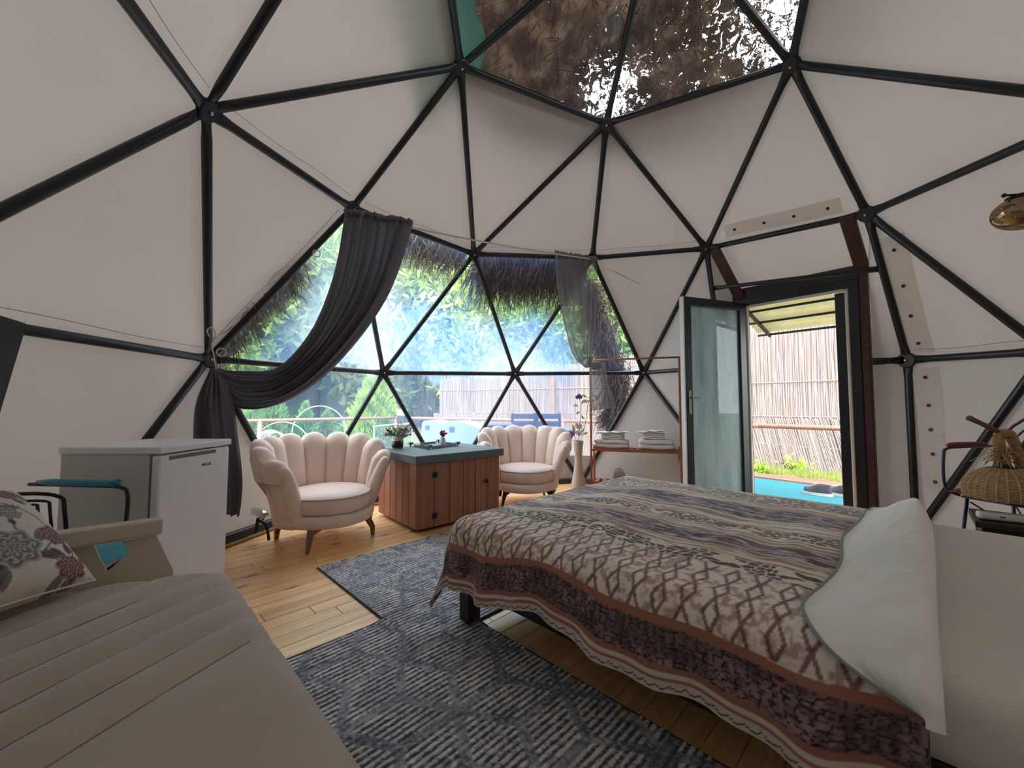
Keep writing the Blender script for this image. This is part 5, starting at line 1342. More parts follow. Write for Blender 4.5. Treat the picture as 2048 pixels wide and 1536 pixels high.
# ------------------------------------------------------------------ cabinet with grey top
cu_ = Vector((0.75, 0.66, 0)).normalized(); cv_ = Vector((-cu_.y, cu_.x, 0)); CO = Vector((-0.775, 3.30, 0)); CW, CD, CH = 0.87, 0.74, 0.565
MC = Matrix((cu_, cv_, Vector((0, 0, 1)))).transposed()
cp = lambda x, y, z: CO + MC @ Vector((x, y, z))
cab = empty('cabinet', cp(CW / 2, CD / 2, 0), 'low cedar board cabinet with a dark grey slab top between the chairs', 'cabinet')
M_slab = mat('dark_grey_slab', '59666A', rough=0.5, var=0.06, scale=3, bump=0.06, bscale=60)
M_hinge = mat('black_hinge', '141212', rough=0.5)
M_gap = mat('cabinet_core', '2A1712', rough=0.8)
def cbox(x0, x1, y0, y1, z0, z1, r=0.003, seg=1): return MB().bbox(cp((x0 + x1) / 2, (y0 + y1) / 2, (z0 + z1) / 2), (x1 - x0, y1 - y0, z1 - z0), MC, r=r, seg=seg)
cbox(0.016, CW - 0.016, 0.016, CD - 0.016, 0.03, CH - 0.002).build('carcass', M_gap, cab, world=True)
cbox(0.05, CW - 0.05, 0.05, CD - 0.05, 0.0, 0.03).build('plinth', M_hinge, cab, world=True)
def vboard(x0, x1, y0, y1, z0, z1, par):
    # upright board with its own grain: built standing, local X up
    c = cp((x0 + x1) / 2, (y0 + y1) / 2, (z0 + z1) / 2); d = c - ORG[par.name]
    o = MB().bbox((0, 0, 0), (z1 - z0, abs(x1 - x0), abs(y1 - y0)), None, r=0.003, seg=1).build('board', M_cedar, par)
    R = Matrix((Vector((0, 0, 1)), cu_, cv_)).transposed(); o.matrix_local = Matrix.Translation(d) @ R.to_4x4(); return o
nfb = 6; bwid = CW / nfb; edges_x = [0.0, 0.19, 0.37, 0.535, 0.695, 0.855, CW]
edges_x = [0, 0.165, 0.315, 0.455, 0.59, 0.715, CW]
doorp = None
for i in range(6):
    b_ = vboard(edges_x[i] + 0.002, edges_x[i + 1] - 0.002, 0.0, 0.016, 0.03, CH - 0.004, cab)
nsb = 6
for i in range(nsb):
    for x in (0.0, CW - 0.016):
        vboard(x, x + 0.016, 0.017 + (CD - 0.017) * i / nsb + 0.002, 0.017 + (CD - 0.017) * (i + 1) / nsb - 0.002, 0.03, CH - 0.004, cab)
for i in range(nfb):
    vboard(bwid * i + 0.002, bwid * (i + 1) - 0.002, CD, CD + 0.016, 0.03, CH - 0.004, cab)
cbox(-0.03, CW + 0.03, -0.035, CD + 0.03, CH, CH + 0.068, 0.004).build('top_slab', M_slab, cab, world=True)
for z in (0.12, 0.46):
    h_ = cbox(0.142, 0.19, -0.006, 0.0, z - 0.022, z + 0.022, 0.001).build('hinge', M_hinge, cab, world=True)
    MB().tube([cp(0.165, -0.008, z - 0.024), cp(0.165, -0.008, z + 0.024)], 0.005, 8).build('pin', M_hinge, h_, world=True)
MB().lathe([(0.008, 0), (0.008, 0.016), (0.019, 0.02), (0.02, 0.03), (0.012, 0.036), (0, 0.037)], 14, cp(0.702, 0.002, 0.345), Matrix((cu_, Vector((0, 0, 1)), -cv_)).transposed()).build('knob', M_hinge, cab, world=True, smooth=True)
SLZ = CH + 0.068
# glass guard with four clamps
gg = [atz(821, 893, SLZ), atz(859, 899, SLZ), atz(915, 892, SLZ), atz(877, 887, SLZ)]
gd = empty('glass_guard', (gg[0] + gg[2]) / 2, 'low glass guard with four steel clamps on the grey slab top', 'guard')
M_clamp = mat('steel_clamp', '6E706C', rough=0.35, metal=0.8)
for p in gg:
    c = MB().bbox(p + Vector((0, 0, 0.031)), (0.042, 0.042, 0.024), MC, r=0.003, seg=1); c.bbox(p + Vector((0, 0, 0.01)), (0.014, 0.014, 0.02), MC, r=0.002, seg=1); c.build('clamp', M_clamp, gd, world=True)
for i in range(4):
    a_, b_ = gg[i], gg[(i + 1) % 4]; d = (b_ - a_); L = d.length; d /= L; s = Vector((-d.y, d.x, 0))
    MB().bbox((a_ + b_) / 2 + Vector((0, 0, 0.014)), (L - 0.05, 0.006, 0.027), Matrix((d, s, Vector((0, 0, 1)))).transposed(), r=0.001, seg=1).build('glass_pane', M_clearglass, gd, world=True)
# plants on the cabinet
M_potw = mat('frosted_cup', 'D8D6D2', rough=0.2, trans=0.3); M_label = mat('black_label', '141114', rough=0.4); M_pinkmark = mat('pink_print', 'C47078', rough=0.5)
M_leafd = mat('artificial_leaf', '3E6B3A', rough=0.5, var=0.4, scale=30); M_pinkfl = mat('pink_petal', 'D98AA0', rough=0.6, var=0.3, scale=40, col2='F0C6CE'); M_red = mat('coral_petal', 'DC3F5C', rough=0.6, var=0.2, scale=40); M_stem = mat('green_stem', '5B7A3A', rough=0.6)
def petal(mb, p, d, L, w, cup=0.3):
    d = d.normalized(); s = d.orthogonal().normalized(); s = s.cross(d).normalized() if random.random() < .5 else s; n = d.cross(s)
    mb.add([p, p + d * L * 0.5 + s * w + n * cup * L * 0.15, p + d * L - n * cup * L * 0.1, p + d * L * 0.5 - s * w + n * cup * L * 0.15], [(0, 1, 2, 3)])
pp = atz(795, 897, SLZ)
pot = empty('potted_flowers', pp, 'bushy pink flowers in a white cup with black label on the cabinet', 'plant')
MB().lathe([(0.0, 0), (0.046, 0), (0.052, 0.02), (0.056, 0.12), (0.05, 0.12), (0.048, 0.105), (0, 0.105)], 24, (0, 0, 0)).build('cup', M_potw, pot, smooth=True)
lb = MB().lathe([(0.0528, 0.012), (0.0562, 0.075)], 24).build('label', M_label, pot, smooth=True)
for z, a0, a1 in ((0.058, -2.25, -1.75), (0.042, -2.2, -1.9)):
    MB().grid(lambda u, v: Vector((math.cos(a0 + (a1 - a0) * u), math.sin(a0 + (a1 - a0) * u), 0)) * 0.0572 + Vector((0, 0, z + 0.010 * v)), 6, 1).build('print_mark', M_pinkmark, lb)
r = random.Random(3); lv, fl_, stm = MB(), MB(), MB()
for k in range(60):
    d = Vector((r.gauss(0, 0.75), r.gauss(0, 0.75), r.uniform(0.35, 1.2))).normalized(); L = r.uniform(0.07, 0.15); o = Vector((d.x * 0.03, d.y * 0.03, 0.10)); e = o + d * L * Vector((1, 1, 0.8)).length / 1.6
    stm.tube([o, o.lerp(e, 0.5) + Vector((0, 0, 0.01)), e], 0.0015, 4, cap=False)
    for q in range(7): petal(lv, o.lerp(e, r.uniform(0.3, 1)), d + Vector((r.gauss(0, 0.9), r.gauss(0, 0.9), r.gauss(0, 0.6))), r.uniform(0.022, 0.04), 0.005)
    if k % 2 == 0 or d.z < 0.5:
        for q in range(6): petal(fl_, e, d + Vector((r.gauss(0, 0.8), r.gauss(0, 0.8), r.gauss(0, 0.8))), r.uniform(0.014, 0.026), 0.007)
stm.build('stems', M_stem, pot, kind='stuff'); lv.build('leaves', M_leafd, pot, kind='stuff', fix=False); fl_.build('blossoms', M_pinkfl, pot, kind='stuff', fix=False)
bp_ = atz(885, 893, SLZ)
bud = empty('bud_vase', bp_, 'small white glass bud vase with coral flowers on the cabinet', 'vase')
MB().lathe([(0, 0), (0.026, 0), (0.03, 0.006), (0.03, 0.062), (0.024, 0.075), (0.022, 0.082), (0.026, 0.088), (0.022, 0.088), (0.018, 0.078), (0, 0.078)], 18).build('bottle', M_potw, bud, smooth=True)
bfl = empty('cut_flowers', bp_ + Vector((0, 0, 0.079)), 'coral red cut flowers standing in the small white bud vase', 'flower')
lv, fl_ = MB(), MB(); stm = MB()
for k in range(7):
    d = Vector((r.gauss(0, 0.5), r.gauss(0, 0.4), 1)).normalized(); e = d * r.uniform(0.035, 0.075); stm.tube([(0, 0, 0), e], 0.002, 4)
    for q in range(14): petal(fl_, e, Vector((r.gauss(0, 1), r.gauss(0, 1), r.gauss(0.4, 0.7))), r.uniform(0.015, 0.028), 0.008)
    for q in range(3): petal(lv, e * 0.4, Vector((r.gauss(0, 1), r.gauss(0, 1), 0.6)), 0.035, 0.006)
stm.build('stem', M_stem, bfl); lv.build('leaves', M_leafd, bfl, kind='stuff', fix=False); fl_.build('blossoms', M_red, bfl, kind='stuff', fix=False)

# ------------------------------------------------------------------ refrigerator
M_white = mat('white_enamel', 'E4E4E8', rough=0.35, spec=0.5, bump=0.03, bscale=300); M_side = mat('grey_enamel', 'C6C4C1', rough=0.4, bump=0.04, bscale=300); M_gasket = mat('door_gasket', '6B6B6C', rough=0.7)
FX0, FX1, FY0, FY1, FH = -2.11, -1.645, 1.88, 2.345, 0.853
fr_ = empty('refrigerator', ((FX0 + FX1) / 2, (FY0 + FY1) / 2, 0), 'white undercounter refrigerator standing by the left wall', 'refrigerator')
MB().bbox(((FX0 + FX1 - 0.05) / 2, (FY0 + FY1) / 2, 0.425), (FX1 - FX0 - 0.05, FY1 - FY0 - 0.008, 0.79), r=0.006).build('body', M_side, fr_, world=True)
MB().bbox(((FX0 + FX1) / 2 + 0.003, (FY0 + FY1) / 2, FH - 0.017), (FX1 - FX0 + 0.012, FY1 - FY0 + 0.012, 0.034), r=0.007).build('top', M_white, fr_, world=True)
MB().box((FX1 - 0.044, (FY0 + FY1) / 2, 0.42), (0.012, FY1 - FY0 - 0.02, 0.74)).build('gasket', M_gasket, fr_, world=True)
fd = MB().bbox((FX1 - 0.018, (FY0 + FY1) / 2, 0.425), (0.04, FY1 - FY0, 0.775), r=0.012, seg=3).build('door', M_white, fr_, world=True, smooth=False)
MB().bbox((FX1 + 0.0035, (FY0 + FY1) / 2 - 0.03, 0.795), (0.004, 0.30, 0.018), r=0.0015).build('grip', M_gasket, fd, world=True)
MB().bbox((FX0 + 0.2, (FY0 + FY1) / 2, 0.016), (0.36, 0.40, 0.032), r=0.004).build('plinth', M_gasket, fr_, world=True)
def lettering(txt, size, loc, M, m, parent, name='lettering', ext=0.0006):
    cu = bpy.data.curves.new(name, 'FONT'); cu.body = txt; cu.size = size; cu.extrude = ext; cu.align_x = 'CENTER'
    t = bpy.data.objects.new('tmp', cu); COL.objects.link(t); bpy.context.view_layer.update()
    me = bpy.data.meshes.new_from_object(t.evaluated_get(bpy.context.evaluated_depsgraph_get())); bpy.data.objects.remove(t)
    me.name = name; me.transform(M.to_4x4()); me.transform(Matrix.Translation(Vector(loc) - ORG.get(parent.name, Vector()))); me.materials.clear(); me.materials.append(m)
    o = bpy.data.objects.new(name, me); COL.objects.link(o); o.parent = parent; return o
MFX = Matrix((Vector((0, 1, 0)), Vector((0, 0, 1)), Vector((1, 0, 0)))).transposed()
lettering('REGAL', 0.021, (FX1 + 0.0028, FY1 - 0.17, 0.725), MFX, M_label, fd)
MB().prism([(FX1 + 0.0025, FY1 - 0.211, 0.735), (FX1 + 0.0025, FY1 - 0.204, 0.727), (FX1 + 0.0025, FY1 - 0.204, 0.741)], (0.0008, 0, 0)).build('emblem', M_label, fd, world=True)

# ------------------------------------------------------------------ wire armchairs
def wire_chair(loc, rz, label, m_frame, m_pad, zs=1.0, group='wire armchairs', af=-0.27, sf=-0.235, hb=1.0, ab_=0.12):
    """faces -Y"""
    root = empty('wire_armchair', loc, label, 'chair', group, rz=rz)
    z = lambda h: h * zs; W2 = 0.25; t = 0.008
    f = MB()
    for s in (-1, 1):
        # arm loop: from the seat's front corner up, back along the arm to the back
        f.tube(catmull([(s * 0.20, -0.24, z(0.43)), (s * W2, af, z(0.47)), (s * W2, af, z(0.62)), (s * W2, af + 0.035, z(0.655)), (s * W2, af + 0.16, z(0.66)), (s * W2, ab_ + 0.04, z(0.66))], 5), t, 7)
        f.tube([(s * 0.19, -0.20, z(0.42)), (s * 0.23, -0.25, 0)], t * 1.1, 7); f.tube([(s * 0.18, 0.18, z(0.42)), (s * 0.22, 0.26, 0)], t * 1.1, 7)
        f.tube([(s * 0.185, -0.19, z(0.40)), (0, -0.02, z(0.24))], t * 0.6, 5); f.tube([(s * 0.185, 0.17, z(0.40)), (0, -0.02, z(0.24))], t * 0.6, 5)
    f.tube([(-0.20, -0.22, z(0.425)), (0.20, -0.22, z(0.425)), (0.19, 0.19, z(0.425)), (-0.19, 0.19, z(0.425))], t, 7, closed=True)
    f.build('frame', m_frame, root, smooth=True)
    for k, (w, h0) in enumerate(((0.255, 0.84), (0.205, 0.80), (0.165, 0.77))):
        pts = [(-w, 0.17, z(0.43))] + [(-w * math.cos(a), 0.20 + 0.05 * math.sin(a), z(0.60) + (z(h0 * hb) - z(0.60)) * math.sin(a)) for a in np.linspace(0, PI, 17)] + [(w, 0.17, z(0.43))]
        MB().tube(pts, t * (1 if k == 0 else 0.7), 7).build('back_hoop', m_frame, root, smooth=True)
    for x in (-0.12, -0.06, 0.0, 0.06, 0.12):
        MB().tube([(x, 0.175, z(0.43)), (x * 1.1, 0.23, z(0.74 * hb))], t * 0.5, 5).build('back_wire', m_frame, root, smooth=True)
    for s in (-1, 1):
        MB().tube(catmull([(s * W2, af + 0.05, z(0.668)), (s * W2, af + 0.08, z(0.673)), (s * W2, -0.05, z(0.673)), (s * W2, ab_, z(0.67))], 4), [0.008] + [0.015] * 11 + [0.008], 10).build('arm_pad', m_pad, root, smooth=True)
    def seat(u, v):
        x, y = 2 * u - 1, 2 * v - 1; k = (max(0, 1 - x ** 4) * max(0, 1 - y ** 4)) ** 0.5; return x * 0.215, (0.215 + sf) / 2 + y * (0.215 - sf) / 2, k
    n = 16; mb = MB()
    mb.grid(lambda u, v: Vector((seat(u, v)[0], seat(u, v)[1], z(0.435) + 0.02 + 0.05 * seat(u, v)[2])), n, n)
    mb.grid(lambda u, v: Vector((seat(u, v)[0], seat(u, v)[1], z(0.435) + 0.02 - 0.02 * seat(u, v)[2])), n, n)
    mb.build('seat', m_pad, root, smooth=True)
    mb = MB()
    c0 = Vector((0, 0.205, z(0.62 if hb == 1.0 else 0.52)))
    for sgn in (1, -1):
        mb.grid(lambda u, v: c0 + Vector(((2 * u - 1) * 0.16 * math.sin(PI * min(1, max(0.0, 0.06 + 0.90 * v))) ** 0.8, 0.03 * (v - 0.5) - sgn * 0.02 * math.sin(PI * u) * math.sin(PI * v), (v - 0.5) * z(0.30 if hb == 1.0 else 0.16))), 12, 12)
    mb.build('backrest', m_pad, root, smooth=True)
    return root
M_navyf = mat('blue_black_frame', '141824', rough=0.35); M_navyf2 = mat('dark_blue_frame', '1E2344', rough=0.35)
M_tealpad = mat('teal_velvet', '2E93AD', rough=0.7, var=0.25, scale=14, sheen=0.5); M_redpad = mat('wine_red_leatherette', '7A1E2C', rough=0.5, var=0.15, scale=10)
wire_chair((-1.79, 1.50, 0), math.radians(84), 'dark wire armchair with teal seat and arm pads behind the sofa end', M_navyf, M_tealpad, zs=1.06, af=-0.12, sf=-0.33, hb=0.78, ab_=0.33)
wire_chair((2.92, 2.25, 0), math.radians(-76), 'dark blue wire armchair with wine red pads beside the right wall', M_navyf2, M_redpad, zs=1.20, sf=-0.31)

# ------------------------------------------------------------------ nightstand, lamp, box
ns = empty('nightstand', ab(0.42, 3.08), 'dark brown wooden nightstand on the far side of the bed', 'nightstand')
abbox(0.19, 0.66, 2.92, 3.26, 0.47, 0.50, 0.004).build('top', M_darkwood, ns, world=True)
abbox(0.21, 0.64, 2.94, 3.24, 0.10, 0.468, 0.004).build('carcass', M_darkwood, ns, world=True)
for z0, z1 in ((0.12, 0.28), (0.295, 0.455)):
    dr = abbox(0.225, 0.625, 2.925, 2.939, z0, z1, 0.003).build('drawer', M_darkwood, ns, world=True)
    MB().ball(ab(0.42, 2.915, (z0 + z1) / 2), 0.012).build('knob', M_bolt, dr, world=True, smooth=True)
for a_ in (0.22, 0.59):
    for b_ in (2.95, 3.19): abbox(a_, a_ + 0.04, b_, b_ + 0.04, 0, 0.10, 0.003).build('leg', M_darkwood, ns, world=True)
M_boxw = mat('pale_plastic', 'C9C7C0', rough=0.4)
bxm = MB(); M45 = Matrix.Rotation(math.radians(-60), 3, 'Z')
wb = empty('white_bar', ab(0.36, 2.995, 0.50), 'slim pale plastic bar lying on the nightstand edge', 'device')
B0, B1 = atz(1953, 1027, 0.523), atz(2075, 1040, 0.523); d_ = (B1 - B0).normalized(); s_ = Vector((-d_.y, d_.x, 0))
MB().bbox((B0 + B1) / 2 - Vector((0, 0, 0.003)), ((B1 - B0).length, 0.055, 0.034), Matrix((d_, s_, Vector((0, 0, 1)))).transposed(), r=0.012, seg=3).build('body', M_boxw, wb, world=True)
for k in (0.38, 0.43):
    MB().bbox(B0.lerp(B1, k) - s_ * 0.028 - Vector((0, 0, 0.0)), (0.008, 0.003, 0.006), Matrix((d_, s_, Vector((0, 0, 1)))).transposed(), r=0.001, seg=1).build('button', M_label, wb, world=True)
# lamp: wicker shade hung by a thick rope from a branch
M_wick = mat('wicker', 'CDA67C', rough=0.8, var=0.35, scale=50, bump=0.3, bscale=120); M_branch = mat('branch_bark', '7A5545', rough=0.85, var=0.4, scale=25, bump=0.5, bscale=60)
SC = at(2012, 967, 1.98); SRX = 0.148; 
lamp = empty('wicker_lamp', ab(0.55, 3.12, 0.50), 'wicker dome lamp hung by thick rope from a wooden branch', 'lamp')
def shade_r(t): return SRX * (0.30 + 0.70 * math.sin(t * PI / 2) ** 0.75)
mbw = MB()
NS = 26
hz0 = -0.075; hz1 = 0.075
def sh_pt(a, t, o=0.0): # t 0 top .. 1 bottom
    tt_ = t; r = SRX * (0.28 + 0.72 * math.sin(min(1, tt_ * 1.25) * PI / 2) ** 0.8) * (1 - 0.06 * max(0, tt_ - 0.8) / 0.2) + o
    return SC + Vector((r * math.cos(a), r * math.sin(a), hz1 - (hz1 - hz0) * tt_ ** 1.3))
sh = MB().grid(lambda u, v: sh_pt(2 * PI * u, v, -0.004), 48, 14).build('shade', M_wick, lamp, smooth=True, world=True)
wv = MB()
for j in range(24):
    t = (j + 0.5) / 24; pts = [sh_pt(2 * PI * k / 104, t, 0.0035 * math.sin(k * PI / 2 * 1.0 + PI * (j % 2)) + 0.001) for k in range(104)]
    wv.tube(pts, 0.0026, 4, closed=True)
wv.build('weave', M_wick, sh, smooth=True, world=True, kind='stuff')
rb = MB()
for k in range(NS): rb.tube([sh_pt(2 * PI * k / NS, t, 0.002) for t in np.linspace(0.02, 1, 12)], 0.0032, 5)
rb.build('ribs', M_wick, sh, smooth=True, world=True, kind='stuff')
MB().lathe([(0, 0), (0.024, 0), (0.026, 0.012), (0.02, 0.03), (0.012, 0.034), (0, 0.034)], 16, SC + Vector((0, 0, hz1 - 0.006))).build('socket', M_darkmetal, lamp, smooth=True, world=True)
brA, brB = at(1938, 836, 1.94), at(2150, 945, 2.02)
MB().tube(catmull([brA, brA.lerp(brB, 0.25) + Vector((0, 0, 0.006)), brA.lerp(brB, 0.55) + Vector((0, 0, -0.004)), brB], 6), [0.014, 0.013, 0.012, 0.011, 0.012, 0.012, 0.011] * 2 + [0.013] * 5, 8).build('branch', M_branch, lamp, smooth=True, world=True)
knot = at(1998, 872, 1.96)
rope_mesh(catmull([SC + Vector((0, 0, hz1 + 0.02)), knot + Vector((0.0, 0, -0.05)), knot, knot + Vector((0.035, -0.01, 0.012)), at(2030, 893, 1.96), at(2042, 935, 1.97), at(2062, 985, 2.0), at(2080, 1010, 2.0)], 8), 0.021, 0.05, 3, 6).build('rope', M_rope, lamp, smooth=True, world=True)
fr2 = MB(); r = random.Random(8)
for k in range(70):
    p = knot + Vector((r.gauss(0, 0.014), r.gauss(0, 0.014), r.uniform(-0.10, -0.045))); d = Vector((r.gauss(0, 0.035), r.gauss(0, 0.03), r.uniform(-0.075, -0.02)))
    fr2.tube([p, p + d * 0.5 + Vector((0.004, 0, 0)), p + d], 0.0018, 3, cap=False)
fr2.build('frayed_fibres', M_rope, lamp, kind='stuff', world=True)
MB().lathe([(0, 0), (0.085, 0), (0.085, 0.02), (0.02, 0.03), (0, 0.03)], 24, ab(0.55, 3.12, 0.50)).build('base', M_branch, lamp, smooth=True, world=True)
MB().tube([ab(0.55, 3.12, 0.52), brB], 0.013, 8).build('post', M_branch, lamp, smooth=True, world=True)
# wall lamp upper right
M_smoke = bpy.data.materials.new('smoked_glass'); M_smoke.use_nodes = True
n_s, l_s = M_smoke.node_tree.nodes, M_smoke.node_tree.links; n_s.remove(n_s['Principled BSDF'])
t1 = n_s.new('ShaderNodeBsdfTransparent'); t1.inputs[0].default_value = (*lin('B59F88'), 1); g1 = n_s.new('ShaderNodeBsdfGlossy'); g1.inputs[0].default_value = (*lin('D8C2A6'), 1); g1.inputs[1].default_value = 0.03
m1 = n_s.new('ShaderNodeMixShader'); m1.inputs[0].default_value = 0.38; l_s.new(t1.outputs[0], m1.inputs[1]); l_s.new(g1.outputs[0], m1.inputs[2]); l_s.new(m1.outputs[0], n_s['Material Output'].inputs[0])
GC = at(2046, 425, 2.05)
wlp = empty('wall_lamp', GC, 'smoked glass globe wall lamp on a thin black rod, upper right', 'lamp')
MB().ball((0, 0, 0), (0.122, 0.11, 0.085), 28, 18).build('globe', M_smoke, wlp, smooth=True)
MB().lathe([(0, 0.03), (0.03, 0.03), (0.034, 0.06), (0.06, 0.088), (0.02, 0.098), (0, 0.098)], 18).build('socket', M_darkmetal, wlp, smooth=True)
MB().ball((0, 0, -0.005), 0.03, 14, 10).build('bulb', M_potw, wlp, smooth=True)
r0 = at(2008, 391, 2.05) - GC; r1 = Vector((0.55, 0.06, 0.115))
MB().tube([r0, (0, 0, 0.098), r1], 0.006, 8).build('arm', M_darkmetal, wlp, smooth=True)
MB().ball(r0, 0.011).build('finial', M_darkmetal, wlp, smooth=True)
MB().bbox(r1, (0.03, 0.10, 0.10), r=0.008).build('wall_plate', M_darkmetal, wlp)
# television on the left wall
M_screen = mat('black_screen', '06080B', rough=0.5, spec=0.04)
K0 = at(42, 645, 1.45); eb = (at(-4, 793, 1.30) - K0).normalized()
lo_, hi_ = 0.5, 1.45
for _ in range(50):      # depth of the top edge's far end that squares the corner
    mid_ = (lo_ + hi_) / 2
    if (at(-170, 580, mid_) - K0).dot(eb) > 0: hi_ = mid_
    else: lo_ = mid_
ea = (at(-170, 580, mid_) - K0).normalized(); print('TV', mid_, ea, eb, ea.dot(eb))
ec = ea.cross(eb); MT = Matrix((ea, eb, ec)).transposed()
tv = empty('television', K0 + ea * 0.5 + eb * 0.3, 'black flat screen television at the left edge, on the dome wall', 'television')
MB().bbox(K0 + ea * 0.5 + eb * 0.30, (1.0, 0.60, 0.035), MT, r=0.006).build('case', M_screen, tv, world=True)
sg = 1 if ec.dot(Vector((0, 0, CAMZ)) - K0) > 0 else -1
MB().bbox(K0 + ea * 0.5 + eb * 0.30 + ec * sg * 0.0185, (0.97, 0.57, 0.003), MT, r=0.001, seg=1).build('screen', M_screen, tv, world=True)
MB().tube([K0 + ea * 0.5 + eb * 0.3 - ec * sg * 0.018, K0 + ea * 0.5 + eb * 0.3 - ec * sg * 0.25], 0.03, 8).build('bracket', M_darkmetal, tv, world=True)
# ------------------------------------------------------------------ clothes rack with towels
M_copper = wood_material('reddish_wood_rail', 'A8653F', '7E4526', rough=0.45, objvar=0.06)
RL, RRr = Vector((0.97, 4.93, 0)), Vector((1.93, 4.60, 0)); rd = (RRr - RL).normalized(); rn = Vector((-rd.y, rd.x, 0)); RW = (RRr - RL).length; RD = 0.26
MR = Matrix((rd, rn, Vector((0, 0, 1)))).transposed()
rp_ = lambda x, y, z: RL + MR @ Vector((x, y, z))
rack = empty('clothes_rack', rp_(RW / 2, RD / 2, 0), 'reddish wooden clothes rack with slatted shelves left of the door', 'rack')
for x in (0, RW):
    for y in (0, RD):
        MB().bbox(rp_(x, y, 0.8 if y == 0 else 0.275), (0.024, 0.024, 1.62 if y == 0 else 0.55), MR, r=0.003, seg=1).build('post', M_copper, rack, world=True)
MB().tube([rp_(-0.03, 0, 1.60), rp_(RW + 0.03, 0, 1.60)], 0.011, 8).build('hanging_rail', M_copper, rack, world=True, smooth=True)
for zz in (0.10, 0.50):
    sh = MB().bbox(rp_(RW / 2, 0, zz), (RW - 0.02, 0.022, 0.026), MR, r=0.002, seg=1).build('shelf_rail', M_copper, rack, world=True)
    MB().bbox(rp_(RW / 2, RD, zz), (RW - 0.02, 0.022, 0.026), MR, r=0.002, seg=1).build('shelf_rail', M_copper, rack, world=True)
    for k in range(12):
        x = 0.06 + (RW - 0.12) * k / 11
        MB().bbox(rp_(x, RD / 2, zz + 0.017), (0.045, RD + 0.02, 0.009), MR, r=0.002, seg=1).build('slat', M_copper, rack, world=True)
M_towel = mat('white_towel', 'DCD6D6', rough=0.95, var=0.06, scale=10, bump=0.6, bscale=160)
M_pack = mat('plastic_wrapped_slippers', 'DCE8E6', rough=0.25, var=0.1, scale=15, bump=0.3, bscale=40)
def towel(x, y, z, w, d, h, label, layers=3, group='folded towels on the rack'):
    root = empty('towel', rp_(x, y, z), label, 'towel', group, rz=math.atan2(rd.y, rd.x))
    hh = h / layers
    for k in range(layers):
        n = 14
        def fn(u, v, k=k):
            a = 2 * PI * v; cx = math.copysign(abs(math.cos(a)) ** 0.55, math.cos(a)); sx_ = math.copysign(abs(math.sin(a)) ** 0.55, math.sin(a))
            ww = (u - 0.5) * w * (1 - 0.02 * (k % 2)); ed = min(u, 1 - u); q = min(1, (ed * 14)) ** 0.5
            return Vector((ww + 0.004 * math.sin(v * 20 + k), cx * d / 2 * (0.9 + 0.1 * q), hh * (k + 0.5) + sx_ * hh * 0.54 * (0.6 + 0.4 * q) + 0.003 * math.sin(u * 9 + k * 2)))
        mb = MB().grid(fn, 20, n); mb.f.append(tuple(i * 21 for i in range(n))); mb.f.append(tuple(i * 21 + 20 for i in range(n)))
        mb.build('fold', M_towel, root, smooth=True)
    return root
SZ0 = 0.522
towel(0.23, 0.13, SZ0, 0.42, 0.20, 0.105, 'large white folded bath towel at the left end of the rack shelf', 2)
towel(0.25, 0.13, SZ0 + 0.108, 0.27, 0.16, 0.068, 'small white folded towel on the left pile of the rack shelf', 3)
towel(0.75, 0.13, SZ0, 0.40, 0.20, 0.118, 'large white folded bath towel at the right end of the rack shelf', 2)
towel(0.72, 0.13, SZ0 + 0.121, 0.25, 0.16, 0.072, 'small white folded towel on the right pile of the rack shelf', 3)
def slippers(x, z, w, label, tilt):
    root = empty('slipper_pack', rp_(x, 0.13, z), label, 'slippers', 'wrapped slippers on the towels', rz=math.atan2(rd.y, rd.x))
    for s in (-1, 1):
        mb = MB(); n = 20
        out = [(0.5 * w * math.cos(a) * (1 + 0.05 * math.cos(2 * a)), s * 0.05 + 0.045 * math.sin(a) * (1 - 0.2 * math.cos(a)), 0.004 + tilt * math.cos(a)) for a in np.linspace(0, 2 * PI, n, endpoint=False)]
        mb.prism(out, (0, 0, 0.012)); mb.build('slipper', M_pack, root)
    MB().grid(lambda u, v: Vector(((u - 0.5) * w * 1.15, (v - 0.5) * 0.22, 0.018 + 0.006 * math.sin(u * 17 + v * 5) * math.sin(PI * u) + tilt * (1 - 2 * (1 - u)))), 20, 6).build('wrapper', M_pack, root, smooth=True)
slippers(0.24, SZ0 + 0.178, 0.34, 'pair of slippers in clear wrap on top of the left towel pile', 0.004)
slippers(0.69, SZ0 + 0.197, 0.28, 'pair of slippers in clear wrap on top of the right towel pile', 0.012)

# ------------------------------------------------------------------ floor vase and its flower stems
M_vase = mat('speckled_ceramic', 'C8BCB2', rough=0.5, var=0.15, scale=8)
nv_t = M_vase.node_tree; nn, ll = nv_t.nodes, nv_t.links
vo = nn.new('ShaderNodeTexVoronoi'); vo.inputs['Scale'].default_value = 75; tcv = nn.new('ShaderNodeTexCoord'); ll.new(tcv.outputs['Object'], vo.inputs['Vector'])
sp_ = nn.new('ShaderNodeSeparateXYZ'); ll.new(tcv.outputs['Object'], sp_.inputs[0]); mrz = nn.new('ShaderNodeMapRange'); mrz.inputs[1].default_value = 0.28; mrz.inputs[2].default_value = 0.55; ll.new(sp_.outputs['Z'], mrz.inputs[0])
lt = nn.new('ShaderNodeMath'); lt.operation = 'LESS_THAN'; lt.inputs[1].default_value = 0.33; ll.new(vo.outputs['Distance'], lt.inputs[0]); mu = nn.new('ShaderNodeMath'); mu.operation = 'MULTIPLY'; ll.new(lt.outputs[0], mu.inputs[0]); ll.new(mrz.outputs[0], mu.inputs[1])
